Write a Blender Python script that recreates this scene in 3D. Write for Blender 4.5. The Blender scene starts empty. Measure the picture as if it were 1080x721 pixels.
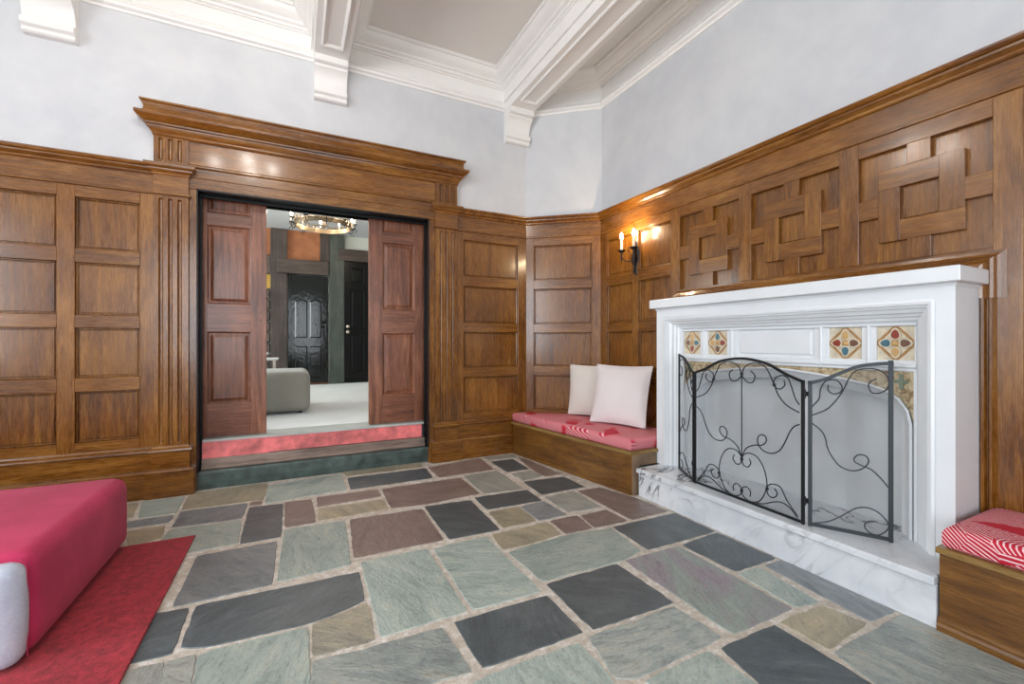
import bpy, bmesh, math, random
from math import sin, cos, pi, sqrt, hypot, radians
from mathutils import Vector, Matrix
rnd = random.Random(7)
SC = bpy.context.scene
COL = SC.collection

# ------------------------------------------------------------------ helpers
def tag(o, label=None, cat=None, group=None, kind=None):
    if label: o['label'] = label
    if cat: o['category'] = cat
    if group: o['group'] = group
    if kind: o['kind'] = kind
    return o

def empty(name, loc, label=None, cat=None, group=None, kind=None, rz=0.0):
    o = bpy.data.objects.new(name, None)
    o.empty_display_size = 0.1
    o.location = loc
    o.rotation_euler = (0, 0, rz)
    COL.objects.link(o)
    bpy.context.view_layer.update()
    return tag(o, label, cat, group, kind)

def obj(name, bm, mats, parent=None, smooth=False, label=None, recalc=True):
    """link a bmesh given in WORLD coordinates as one mesh object"""
    if recalc:
        bmesh.ops.recalc_face_normals(bm, faces=bm.faces[:])
    if parent is not None:
        inv = parent.matrix_world.inverted()
        bmesh.ops.transform(bm, matrix=inv, verts=bm.verts[:])
        mw = parent.matrix_world.copy()
    me = bpy.data.meshes.new(name)
    bm.to_mesh(me)
    bm.free()
    if smooth:
        for p in me.polygons: p.use_smooth = True
        try: me.set_sharp_from_angle(angle=radians(smooth if smooth is not True else 50))
        except Exception: pass
    for m in (mats if isinstance(mats, (list, tuple)) else [mats]):
        me.materials.append(m)
    o = bpy.data.objects.new(name, me)
    COL.objects.link(o)
    if parent is not None:
        o.parent = parent
    else:
        # origin at the base centre of the mesh
        if me.vertices:
            xs = [v.co.x for v in me.vertices]; ys = [v.co.y for v in me.vertices]; zs = [v.co.z for v in me.vertices]
            c = Vector(((min(xs)+max(xs))/2, (min(ys)+max(ys))/2, min(zs)))
            me.transform(Matrix.Translation(-c)); o.location = c
    bpy.context.view_layer.update()
    if label: o['label'] = label
    return o

def BM(): return bmesh.new()

class Fr:
    """a local frame on a wall: P(u, z, d): along the wall, up, out into the room"""
    def __init__(s, O, U, N):
        s.O = Vector((O[0], O[1], 0)); s.U = Vector((U[0], U[1], 0)).normalized(); s.N = Vector((N[0], N[1], 0)).normalized()
    def P(s, u, z, d=0.0): return s.O + s.U*u + s.N*d + Vector((0, 0, z))
WF = Fr((0, 0), (1, 0), (0, -1))      # plain world: u=x, d=-y

def hexa(bm, pts, bev=0.0, mi=0):
    vs = [bm.verts.new(p) for p in pts]
    fs = []
    for a in ((0,1,2,3),(4,7,6,5),(0,4,5,1),(1,5,6,2),(2,6,7,3),(3,7,4,0)):
        f = bm.faces.new([vs[i] for i in a]); f.material_index = mi; fs.append(f)
    if bev > 0:
        es = list({e for f in fs for e in f.edges})
        bmesh.ops.bevel(bm, geom=es, offset=bev, segments=1, affect='EDGES', profile=.5)

def bx(bm, fr, u0, u1, z0, z1, d0, d1, bev=0.0, mi=0):
    P = fr.P
    hexa(bm, [P(u0,z0,d0),P(u1,z0,d0),P(u1,z0,d1),P(u0,z0,d1),P(u0,z1,d0),P(u1,z1,d0),P(u1,z1,d1),P(u0,z1,d1)], bev, mi)

def wbox(bm, x0, x1, y0, y1, z0, z1, bev=0.0, mi=0):
    hexa(bm, [Vector(p) for p in ((x0,y0,z0),(x1,y0,z0),(x1,y1,z0),(x0,y1,z0),(x0,y0,z1),(x1,y0,z1),(x1,y1,z1),(x0,y1,z1))], bev, mi)

def frustum(bm, fr, u0,u1,z0,z1,d0,d1,ins,mi=0):
    """raised field: base rectangle at depth d0, smaller top rectangle at depth d1"""
    P = fr.P
    a = [P(u0,z0,d0),P(u1,z0,d0),P(u1,z1,d0),P(u0,z1,d0)]
    b = [P(u0+ins,z0+ins,d1),P(u1-ins,z0+ins,d1),P(u1-ins,z1-ins,d1),P(u0+ins,z1-ins,d1)]
    va = [bm.verts.new(p) for p in a]; vb = [bm.verts.new(p) for p in b]
    for i in range(4):
        j = (i+1) % 4
        bm.faces.new((va[i],va[j],vb[j],vb[i])).material_index = mi
    bm.faces.new(vb).material_index = mi
    bm.faces.new(va[::-1]).material_index = mi

def sweep(bm, path, prof, side=1, closed=False, cap=True, cprof=True):
    """sweep a profile [(d, z)...] along an XY path with mitred corners; d is measured to the left (side=1) of the path"""
    n = len(path); rings = []
    pts = [Vector((p[0], p[1], 0)) for p in path]
    for i in range(n):
        if closed:
            a = pts[i]-pts[i-1]; b = pts[(i+1) % n]-pts[i]
        else:
            a = pts[i]-pts[i-1] if i > 0 else pts[1]-pts[0]
            b = pts[i+1]-pts[i] if i < n-1 else pts[-1]-pts[-2]
        a.normalize(); b.normalize()
        na = Vector((-a.y, a.x, 0))*side; nb = Vector((-b.y, b.x, 0))*side
        m = na+nb
        m = m/m.dot(na) if m.length > 1e-6 else na
        rings.append([bm.verts.new(pts[i] + m*d + Vector((0,0,z))) for d, z in prof])
    k = len(prof)
    rng = range(n if closed else n-1)
    for i in rng:
        A = rings[i]; B = rings[(i+1) % n]
        for j in range(k if cprof else k-1):
            l = (j+1) % k
            bm.faces.new((A[j],A[l],B[l],B[j]))
    if cap and not closed and cprof:
        bm.faces.new(rings[0]); bm.faces.new(rings[-1][::-1])

def catmull(pts, n=6, closed=False):
    pts = [Vector(p) for p in pts]; out = []
    m = len(pts)
    for i in range(m if closed else m-1):
        p0 = pts[i-1] if (i > 0 or closed) else pts[0]*2-pts[1]
        p1 = pts[i]; p2 = pts[(i+1) % m]
        p3 = pts[(i+2) % m] if (i+2 < m or closed) else pts[-1]*2-pts[-2]
        for k in range(n):
            t = k/n
            out.append(.5*((2*p1)+(-p0+p2)*t+(2*p0-5*p1+4*p2-p3)*t*t+(-p0+3*p1-3*p2+p3)*t**3))
    if not closed: out.append(pts[-1])
    return out

def tube(bm, pts, r, seg=6, closed=False, r1=None, mi=0):
    pts = [Vector(p) for p in pts]; n = len(pts)
    T = []
    for i in range(n):
        a = pts[i-1] if (i > 0 or closed) else pts[i]
        b = pts[(i+1) % n] if (i < n-1 or closed) else pts[i]
        t = b-a
        T.append(t.normalized() if t.length > 1e-9 else Vector((0,0,1)))
    up = Vector((0,0,1)) if abs(T[0].z) < .9 else Vector((1,0,0))
    X = T[0].cross(up).normalized(); rings = []
    for i in range(n):
        X = (X - T[i]*X.dot(T[i]))
        X = X.normalized() if X.length > 1e-6 else T[i].orthogonal().normalized()
        Yv = T[i].cross(X)
        rr = r if r1 is None else r+(r1-r)*i/max(1, n-1)
        rings.append([bm.verts.new(pts[i]+X*cos(2*pi*j/seg)*rr+Yv*sin(2*pi*j/seg)*rr) for j in range(seg)])
    for i in range(n if closed else n-1):
        A = rings[i]; B = rings[(i+1) % n]
        for j in range(seg):
            l = (j+1) % seg
            bm.faces.new((A[j],A[l],B[l],B[j])).material_index = mi
    if not closed:
        bm.faces.new(rings[0][::-1]).material_index = mi; bm.faces.new(rings[-1]).material_index = mi

def lathe(bm, c, prof, seg=16, mi=0, ring=False):
    """prof [(r, z)...] about the vertical axis through c"""
    c = Vector(c); rings = []
    for r, z in prof:
        if r < 1e-5: rings.append([bm.verts.new(c+Vector((0,0,z)))])
        else: rings.append([bm.verts.new(c+Vector((r*cos(2*pi*j/seg), r*sin(2*pi*j/seg), z))) for j in range(seg)])
    if ring: rings.append(rings[0])
    for A, B in zip(rings, rings[1:]):
        for j in range(seg):
            l = (j+1) % seg
            if len(A) == 1 and len(B) == 1: break
            if len(A) == 1: f = bm.faces.new((A[0],B[l],B[j]))
            elif len(B) == 1: f = bm.faces.new((A[j],A[l],B[0]))
            else: f = bm.faces.new((A[j],A[l],B[l],B[j]))
            f.material_index = mi
    if ring: return
    if len(rings[0]) > 1: bm.faces.new(rings[0][::-1]).material_index = mi
    if len(rings[-1]) > 1: bm.faces.new(rings[-1]).material_index = mi

def poly_prism(bm, pts_lo, pts_hi, mi=0):
    a = [bm.verts.new(p) for p in pts_lo]; b = [bm.verts.new(p) for p in pts_hi]
    n = len(a)
    for i in range(n):
        j = (i+1) % n
        bm.faces.new((a[i],a[j],b[j],b[i])).material_index = mi
    bm.faces.new(a[::-1]).material_index = mi; bm.faces.new(b).material_index = mi

def soft_box(bm, x0,x1,y0,y1,z0,z1, r, seg=5, puff=0.0, mi=0, n=0):
    """box with well rounded edges; optional slight crowning of its faces"""
    t = bmesh.new(); wbox(t, x0,x1,y0,y1,z0,z1)
    bmesh.ops.bevel(t, geom=t.edges[:], offset=r, segments=seg, affect='EDGES', profile=.5)
    if n:
        bmesh.ops.subdivide_edges(t, edges=[e for e in t.edges if e.calc_length() > r*1.5], cuts=n, use_grid_fill=True)
    if puff:
        cx, cy, cz = (x0+x1)/2, (y0+y1)/2, (z0+z1)/2
        for v in t.verts:
            fx = 1-((v.co.x-cx)/((x1-x0)/2))**2; fy = 1-((v.co.y-cy)/((y1-y0)/2))**2; fz = 1-((v.co.z-cz)/((z1-z0)/2))**2
            fx, fy, fz = max(fx,0), max(fy,0), max(fz,0)
            if v.co.z > cz: v.co.z += puff*fx*fy
            v.co.x += (1 if v.co.x > cx else -1)*puff*fy*fz*.8
            v.co.y += (1 if v.co.y > cy else -1)*puff*fx*fz*.8
    me = bpy.data.meshes.new('t'); t.to_mesh(me); t.free(); bm.from_mesh(me); bpy.data.meshes.remove(me)

# ------------------------------------------------------------------ materials
def lin(c):
    return tuple((x/255/12.92 if x/255 <= .04045 else ((x/255+.055)/1.055)**2.4) for x in c)+(1,)

class MT:
    def __init__(s, name):
        s.m = bpy.data.materials.new(name); s.m.use_nodes = True
        s.t = s.m.node_tree; s.n = s.t.nodes; s.n.clear()
        s.out = s.n.new('ShaderNodeOutputMaterial'); s.b = s.n.new('ShaderNodeBsdfPrincipled')
        s.t.links.new(s.b.outputs[0], s.out.inputs[0])
    def N(s, ty, **kw):
        n = s.n.new(ty)
        for k, v in kw.items():
            if k.startswith('i_'):
                k2 = k[2:]; n.inputs[int(k2) if k2.isdigit() else k2.replace('_', ' ')].default_value = v
            else: setattr(n, k, v)
        return n
    def L(s, a, b): s.t.links.new(a, b)
    def set(s, **kw):
        for k, v in kw.items(): s.b.inputs[k.replace('_', ' ')].default_value = v
        return s
    def ramp(s, fac, stops, interp='LINEAR'):
        r = s.n.new('ShaderNodeValToRGB'); r.color_ramp.interpolation = interp
        e = r.color_ramp.elements
        while len(e) < len(stops): e.new(.5)
        for q, (p, c) in zip(e, stops): q.position = p; q.color = c if len(c) == 4 else lin(c)
        s.L(fac, r.inputs[0]); return r.outputs[0]
    def mix(s, fac, a, b, blend='MIX'):
        n = s.N('ShaderNodeMix', data_type='RGBA', blend_type=blend)
        for v, i in ((fac, 0), (a, 6), (b, 7)):
            if hasattr(v, 'links'): s.L(v, n.inputs[i])
            elif isinstance(v, (int, float)): n.inputs[i].default_value = v
            else: n.inputs[i].default_value = v if len(v) == 4 else lin(v)
        return n.outputs[2]
    def math(s, op, a, b=None, c=None, clamp=False):
        n = s.N('ShaderNodeMath', operation=op); n.use_clamp = clamp
        for i, v in enumerate((a, b, c)):
            if v is None: continue
            if hasattr(v, 'links'): s.L(v, n.inputs[i])
            else: n.inputs[i].default_value = v
        return n.outputs[0]
    def coord(s, rot=0.0, scale=(1,1,1), rand=0.0):
        tc = s.N('ShaderNodeTexCoord'); v = tc.outputs['Object']
        if rand:
            oi = s.N('ShaderNodeObjectInfo'); q = s.N('ShaderNodeVectorMath', operation='SCALE')
            cb = s.N('ShaderNodeCombineXYZ'); s.L(oi.outputs['Random'], cb.inputs[0]); s.L(oi.outputs['Random'], cb.inputs[1]); s.L(oi.outputs['Random'], cb.inputs[2])
            s.L(cb.outputs[0], q.inputs[0]); q.inputs['Scale'].default_value = rand
        if rot:
            r = s.N('ShaderNodeVectorRotate', rotation_type='Z_AXIS'); r.inputs['Angle'].default_value = rot
            s.L(v, r.inputs[0]); v = r.outputs[0]
        raw = v
        if rand:
            ad = s.N('ShaderNodeVectorMath', operation='ADD'); s.L(v, ad.inputs[0]); s.L(q.outputs[0], ad.inputs[1]); raw = v = ad.outputs[0]
        mp = s.N('ShaderNodeVectorMath', operation='MULTIPLY'); s.L(v, mp.inputs[0]); mp.inputs[1].default_value = scale
        return mp.outputs[0], raw
    def noise(s, vec, scale, detail=4, rough=.55, dist=0.0):
        n = s.N('ShaderNodeTexNoise'); n.inputs['Scale'].default_value = scale; n.inputs['Detail'].default_value = detail
        n.inputs['Roughness'].default_value = rough; n.inputs['Distortion'].default_value = dist
        if vec is not None: s.L(vec, n.inputs['Vector'])
        return n.outputs['Fac']
    def bump(s, h, strength=.3, dist=.005, prev=None):
        b = s.N('ShaderNodeBump'); b.inputs['Strength'].default_value = strength; b.inputs['Distance'].default_value = dist
        s.L(h, b.inputs['Height'])
        if prev is not None: s.L(prev, b.inputs['Normal'])
        s.L(b.outputs[0], s.b.inputs['Normal']); return b.outputs[0]

def wood(name, dark, mid, light, axis='z', rot=0.0, rough=.27, coat=.42, fine=1.0):
    t = MT(name)
    st = {'z': (24,24,1.6), 'x': (1.6,24,24), 'y': (24,1.6,24)}[axis]
    v, raw = t.coord(rot=rot, scale=st, rand=37.0)
    fig = t.noise(v, 1.0, 5, .6, 1.2)
    fin = t.noise(v, 7.0, 3, .7, .3)
    blo = t.noise(raw, 2.2, 3, .5)
    f = t.math('ADD', t.math('MULTIPLY', fig, .55), t.math('MULTIPLY', fin, .35*fine))
    f = t.math('ADD', f, t.math('MULTIPLY', t.math('SUBTRACT', blo, .5), .35))
    c = t.ramp(f, [(.28, dark), (.45, mid), (.62, light)])
    pores = t.ramp(t.noise(v, 22.0, 2, .5), [(.33, (120,86,60)), (.42, (255,255,255))])
    c = t.mix(.35*fine, c, pores, 'MULTIPLY')
    oi = t.N('ShaderNodeObjectInfo')
    hs = t.N('ShaderNodeHueSaturation'); t.L(c, hs.inputs['Color'])
    t.L(t.math('ADD', t.math('MULTIPLY', oi.outputs['Random'], .16), .92), hs.inputs['Value'])
    t.L(hs.outputs[0], t.b.inputs['Base Color'])
    t.L(t.ramp(fin, [(.3, (rough*.8,)*3+(1,)), (.7, (rough*1.25,)*3+(1,))]), t.b.inputs['Roughness'])
    t.set(Coat_Weight=coat, Coat_Roughness=.14)
    t.bump(fin, .22, .002)
    return t.m

def plain(name, col, rough=.5, metal=0.0, bump=0, bs=40, coat=0.0, var=0.0, vs=3.0, spec=.5):
    t = MT(name); v, raw = t.coord(rand=9.0)
    if var:
        f = t.noise(raw, vs, 4, .55)
        a = tuple(max(0, x*(1-var)) for x in col); b = tuple(min(255, x*(1+var)) for x in col)
        t.L(t.ramp(f, [(.3, a), (.7, b)]), t.b.inputs['Base Color'])
    else: t.b.inputs['Base Color'].default_value = lin(col)
    t.set(Roughness=rough, Metallic=metal, Coat_Weight=coat, Specular_IOR_Level=spec)
    if bump: t.bump(t.noise(raw, bs, 3), bump, .004)
    return t.m

OAK = ((70,37,4), (116,70,14), (150,102,38))
ANG_D = math.atan2(-.55, .644)
W_V = wood('oak_vertical', *OAK, axis='z')
W_X = wood('oak_along_x', *OAK, axis='x')
W_Y = wood('oak_along_y', *OAK, axis='y')
W_D = wood('oak_diagonal', *OAK, axis='x', rot=-ANG_D)
MAH = ((66,30,16), (118,70,46), (158,104,76))
M_V = wood('door_wood_vertical', *MAH, axis='z', rough=.34, coat=.2)
M_X = wood('door_wood_horizontal', *MAH, axis='x', rough=.34, coat=.2)
BEN = ((66,38,8), (104,66,20), (134,92,36))
B_Y = wood('bench_wood', *BEN, axis='y', rough=.36, coat=.2)
LID = wood('bench_edge', (110,82,38), (140,110,60), (160,130,78), axis='y', rough=.4, coat=.1)
TIM_V = wood('old_timber_vertical', (34,28,26), (64,54,50), (92,80,74), axis='z', rough=.6, coat=0)
TIM_X = wood('old_timber_horizontal', (40,32,28), (76,64,58), (104,92,84), axis='x', rough=.6, coat=0)

def plaster(name, a, b, sc=.9, rough=.6):
    t = MT(name); v, raw = t.coord()
    f = t.noise(raw, sc, 5, .6, .6); g = t.noise(raw, 5, 4, .6)
    f = t.math('ADD', t.math('MULTIPLY', f, .7), t.math('MULTIPLY', g, .3))
    t.L(t.ramp(f, [(.35, a), (.65, b)]), t.b.inputs['Base Color']); t.set(Roughness=rough)
    t.bump(t.noise(raw, 60, 4), .12, .003); return t.m
PLAS = plaster('wall_plaster', (192,194,198), (210,211,212))
CEIL = plaster('ceiling_paint', (222,219,214), (228,226,221))
CROWN = plain('painted_moulding', (234,232,228), .4, var=.01)
WHITE = plain('white_gloss_paint', (222,226,229), .3, var=.012, vs=6)
FBOX = plain('painted_firebox', (214,218,220), .6, var=.05, vs=4)

def slate(name, stops, rough=.36, sc=1.0, bumpk=1.0):
    t = MT(name); tc = t.N('ShaderNodeTexCoord'); at = t.N('ShaderNodeAttribute'); at.attribute_name = 'sr'
    q = t.N('ShaderNodeVectorMath', operation='SCALE'); cb = t.N('ShaderNodeCombineXYZ')
    for i in range(3): t.L(at.outputs['Fac'], cb.inputs[i])
    t.L(cb.outputs[0], q.inputs[0]); q.inputs['Scale'].default_value = 53
    r = t.N('ShaderNodeVectorRotate', rotation_type='Z_AXIS'); t.L(tc.outputs['Object'], r.inputs[0])
    t.L(t.math('MULTIPLY', at.outputs['Fac'], 9.0), r.inputs['Angle'])
    ad = t.N('ShaderNodeVectorMath', operation='ADD'); t.L(r.outputs[0], ad.inputs[0]); t.L(q.outputs[0], ad.inputs[1])
    mp = t.N('ShaderNodeVectorMath', operation='MULTIPLY'); t.L(ad.outputs[0], mp.inputs[0]); mp.inputs[1].default_value = (1, 2.6, 1)
    big = t.noise(mp.outputs[0], 2.6*sc, 6, .6, 1.6)
    fine = t.noise(mp.outputs[0], 15*sc, 6, .75, 1.4)
    f = t.math('ADD', t.math('MULTIPLY', big, .60), t.math('MULTIPLY', fine, .40))
    c = t.ramp(f, stops)
    sv = t.N('ShaderNodeVectorMath', operation='MULTIPLY'); t.L(ad.outputs[0], sv.inputs[0]); sv.inputs[1].default_value = (1, 6, 1)
    streak = t.noise(sv.outputs[0], 9*sc, 6, .75, .8)
    c = t.mix(.75, c, t.ramp(streak, [(.3, (.52,.52,.52,1)), (.48, (.95,.95,.95,1)), (.58, (1,1,1,1)), (.72, (.8,.8,.8,1))]), 'MULTIPLY')
    speck = t.noise(tc.outputs['Object'], 70, 4, .8)
    c = t.mix(.5, c, t.ramp(speck, [(.36, (.55,.55,.55,1)), (.5, (1,1,1,1)), (.64, (1,1,1,1)), (.7, (1,.95,.85,1))]), 'MULTIPLY')
    hs = t.N('ShaderNodeHueSaturation'); t.L(c, hs.inputs['Color'])
    t.L(t.math('ADD', t.math('MULTIPLY', at.outputs['Fac'], .26), 1.06), hs.inputs['Value'])
    t.L(hs.outputs[0], t.b.inputs['Base Color'])
    t.L(t.ramp(fine, [(.3, (rough*.8,)*3+(1,)), (.7, (rough*1.5,)*3+(1,))]), t.b.inputs['Roughness'])
    # cleft layers: terraced height
    ter = t.ramp(big, [(.36, (0,0,0,1)), (.40, (.28,.28,.28,1)), (.47, (.33,.33,.33,1)), (.5, (.62,.62,.62,1)), (.6, (.7,.7,.7,1)), (.64, (1,1,1,1))])
    b1 = t.bump(ter, .42*bumpk, .007); b2 = t.bump(fine, .62*bumpk, .008, b1); t.bump(streak, .3*bumpk, .005, b2)
    t.set(Coat_Weight=.18, Coat_Roughness=.25)
    return t.m
SL = {
 'green': slate('slate_green', [(.3, (117,131,126)), (.48, (151,164,158)), (.62, (171,178,167)), (.72, (164,155,137))]),
 'char': slate('slate_charcoal', [(.3, (58,66,70)), (.5, (76,85,89)), (.7, (102,109,111))], bumpk=.6),
 'plum': slate('slate_plum', [(.3, (98,84,80)), (.5, (124,109,103)), (.7, (142,128,120))], bumpk=.8),
 'tan': slate('slate_tan', [(.3, (119,115,99)), (.5, (153,146,126)), (.68, (176,164,135))]),
 'grey': slate('slate_grey', [(.3, (117,119,117)), (.5, (146,149,142)), (.7, (164,164,153))]),
 'blue': slate('slate_blue_grey', [(.3, (92,99,103)), (.5, (122,128,131)), (.66, (142,144,140)), (.76, (137,124,119))]),
 'violet': slate('slate_violet', [(.3, (108,99,106)), (.45, (137,128,135)), (.56, (133,144,137)), (.7, (158,164,158))], sc=.7),
 'mix': slate('slate_mixed', [(.3, (99,106,108)), (.45, (140,149,146)), (.56, (164,169,162)), (.68, (176,158,133))], bumpk=1.5),
 'tan_highlight': slate('slate_tan_warm_highlight', [(.3, (117,112,103)), (.46, (155,151,137)), (.6, (183,171,144)), (.72, (198,176,133))], bumpk=2.2),  # rough tan stone; warm light reflection painted in as brighter golden stops
}
SLK = list(SL)
def mk_grout():
    t = MT('grout'); v, raw = t.coord(); f = t.noise(raw, 22, 6, .8); g = t.noise(raw, 120, 3, .7)
    t.L(t.ramp(f, [(.3, (164,152,138)), (.52, (198,189,177)), (.66, (228,225,221))]), t.b.inputs['Base Color']); t.set(Roughness=.8)
    t.bump(g, .6, .004); return t.m
GROUT = mk_grout()

def mk_marble():
    t = MT('veined_marble'); tc = t.N('ShaderNodeTexCoord')
    r = t.N('ShaderNodeVectorRotate', rotation_type='EULER_XYZ'); r.inputs['Rotation'].default_value = (.9, .35, .5); t.L(tc.outputs['Object'], r.inputs[0])
    mp = t.N('ShaderNodeVectorMath', operation='MULTIPLY'); t.L(r.outputs[0], mp.inputs[0]); mp.inputs[1].default_value = (1, .42, 1.5)
    n1 = t.noise(mp.outputs[0], 2.6, 5, .5, 1.1); n2 = t.noise(mp.outputs[0], 6.5, 6, .55, 1.4); msk = t.noise(tc.outputs['Object'], 1.7, 3, .5)
    a = t.math('ABSOLUTE', t.math('SUBTRACT', n1, .5)); b = t.math('ABSOLUTE', t.math('SUBTRACT', n2, .5))
    ka = t.ramp(a, [(0, (1,1,1,1)), (.006, (.8,.8,.8,1)), (.02, (.10,.10,.10,1)), (.06, (0,0,0,1))])
    kb = t.ramp(b, [(0, (1,1,1,1)), (.008, (.3,.3,.3,1)), (.03, (0,0,0,1))])
    mk = t.ramp(msk, [(.50, (0,0,0,1)), (.60, (1,1,1,1))])
    k = t.math('ADD', t.math('MULTIPLY', ka, t.math('ADD', t.math('MULTIPLY', mk, .85), .10)), t.math('MULTIPLY', t.math('MULTIPLY', kb, mk), .25), clamp=True)
    base = t.ramp(t.noise(tc.outputs['Object'], 4, 4), [(.35, (202,207,213)), (.65, (224,227,230))])
    t.L(t.mix(k, base, (58,58,68)), t.b.inputs['Base Color']); t.set(Roughness=.22); return t.m
MARB = mk_marble()

def mk_fabric(nm, den, cell, sol):
    """red upholstery with facets of fine white parallel lines"""
    t = MT(nm); tc = t.N('ShaderNodeTexCoord'); P = tc.outputs['Object']
    vo = t.N('ShaderNodeTexVoronoi'); vo.inputs['Scale'].default_value = cell; t.L(P, vo.inputs['Vector'])
    sp = t.N('ShaderNodeSeparateColor'); t.L(vo.outputs['Color'], sp.inputs[0])
    ang = t.math('MULTIPLY', t.math('FLOOR', t.math('MULTIPLY', sp.outputs[0], 6.0)), pi/6)
    r = t.N('ShaderNodeVectorRotate', rotation_type='Z_AXIS'); t.L(P, r.inputs[0]); t.L(ang, r.inputs['Angle'])
    sx = t.N('ShaderNodeSeparateXYZ'); t.L(r.outputs[0], sx.inputs[0])
    w = t.math('FRACT', t.math('ADD', t.math('MULTIPLY', t.math('ADD', sx.outputs[0], t.math('MULTIPLY', sx.outputs[2], .8)), den), 50.0))
    line = t.math('LESS_THAN', w, .34)
    solid = t.math('GREATER_THAN', sp.outputs[1], sol)
    k = t.math('MULTIPLY', line, t.math('SUBTRACT', 1.0, solid))
    t.L(t.mix(k, (186,22,48), (232,196,200)), t.b.inputs['Base Color']); t.set(Roughness=.85)
    t.bump(t.noise(P, 400, 2), .2, .002); return t.m
FABR = mk_fabric('red_geometric_fabric', 70.0, 9.0, .95); FABL = mk_fabric('red_geometric_fabric_wide', 46.0, 9.0, .85)

def cloth(name, a, b, sc=500, bs=.35, vs=3.0, sheen=.3, rough=.9):
    t = MT(name); v, raw = t.coord()
    f = t.noise(raw, vs, 4, .6); g = t.noise(raw, sc, 2, .6)
    t.L(t.ramp(t.math('ADD', t.math('MULTIPLY', f, .6), t.math('MULTIPLY', g, .4)), [(.35, a), (.65, b)]), t.b.inputs['Base Color'])
    t.set(Roughness=rough, Sheen_Weight=sheen); t.bump(g, bs, .002); return t.m
PINK = cloth('raspberry_wool', (166,28,70), (200,52,98), sc=240, bs=.5, sheen=.08)
RUG = cloth('red_rug_pile', (112,14,24), (176,36,52), sc=130, bs=1.0, vs=30, sheen=.08)
VELV = cloth('white_velvet', (172,180,196), (196,202,214), vs=9, sc=90, sheen=.2)
LINE = cloth('oatmeal_linen', (206,198,190), (218,212,204), sc=420)
LIN2 = cloth('pale_pink_linen', (214,205,205), (226,218,217), sc=420)
GREYO = cloth('grey_beige_cloth', (134,132,122), (150,148,138), sc=400)
CARP = cloth('white_carpet', (204,206,204), (222,223,222), sc=120)
IRON = plain('wrought_iron', (36,38,40), .45, .6, spec=.6)
IRONL = plain('lighter_grey_iron', (58,64,68), .45, .4)  # lighter grey iron, used on the right wing of the fire screen
BLKM = plain('black_metal_angle', (26,28,30), .35, .7)
BRZ = plain('dark_bronze', (48,42,40), .35, .8)
CHR = plain('aged_silver', (190,180,166), .3, .85)
AGED = plain('aged_brass_silver', (150,132,108), .38, .75)
WAX = plain('ivory_candle_sleeve', (235,228,212), .5)
BLKD = plain('glossy_black_paint', (6,7,7), .28, bump=.05, bs=30, spec=.28)
BLKW = plain('wavy_black_green_paint', (7,14,11), .12, bump=.5, bs=18, spec=.38, coat=.12)
PINKP = plain('pink_sealed_board', (216,112,112), .5, var=.2, vs=9)
GREYW = wood('worn_tread_board', (88,72,64), (136,118,106), (168,148,136), axis='x', rough=.6, coat=0)
SLATE_STEP = plain('dark_green_slate', (62,76,72), .45, bump=.5, bs=22, var=.3, vs=9)
ORNG = plain('ochre_infill', (160,102,66), .7, var=.12, vs=5)
YEL = plain('yellow_infill', (190,150,70), .7)
WPL = plain('white_lacquer', (238,240,242), .25)
def emis(name, col, s):
    t = MT(name); t.b.inputs['Base Color'].default_value = col; t.b.inputs['Emission Color'].default_value = col; t.b.inputs['Emission Strength'].default_value = s
    return t.m
BULB = emis('lit_bulb', (1, .82, .55, 1), 60)

def mk_mesh():
    t = MT('fine_wire_mesh'); tc = t.N('ShaderNodeTexCoord'); s = t.N('ShaderNodeSeparateXYZ'); t.L(tc.outputs['Object'], s.inputs[0])
    h = t.math('MULTIPLY', s.outputs[1], 1.12)
    a = t.math('ABSOLUTE', t.math('SUBTRACT', t.math('FRACT', t.math('MULTIPLY', t.math('ADD', t.math('ADD', h, s.outputs[2]), 20), 190.0)), .5))
    b = t.math('ABSOLUTE', t.math('SUBTRACT', t.math('FRACT', t.math('MULTIPLY', t.math('ADD', t.math('SUBTRACT', h, s.outputs[2]), 20), 190.0)), .5))
    k = t.math('MAXIMUM', t.math('LESS_THAN', a, .075), t.math('LESS_THAN', b, .075))
    tr = t.N('ShaderNodeBsdfTransparent'); mx = t.N('ShaderNodeMixShader')
    t.L(k, mx.inputs[0]); t.L(tr.outputs[0], mx.inputs[1]); t.L(t.b.outputs[0], mx.inputs[2]); t.L(mx.outputs[0], t.out.inputs[0])
    t.b.inputs['Base Color'].default_value = lin((92,98,102)); t.set(Roughness=.5, Metallic=.3); return t.m
WIRE = mk_mesh()
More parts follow.
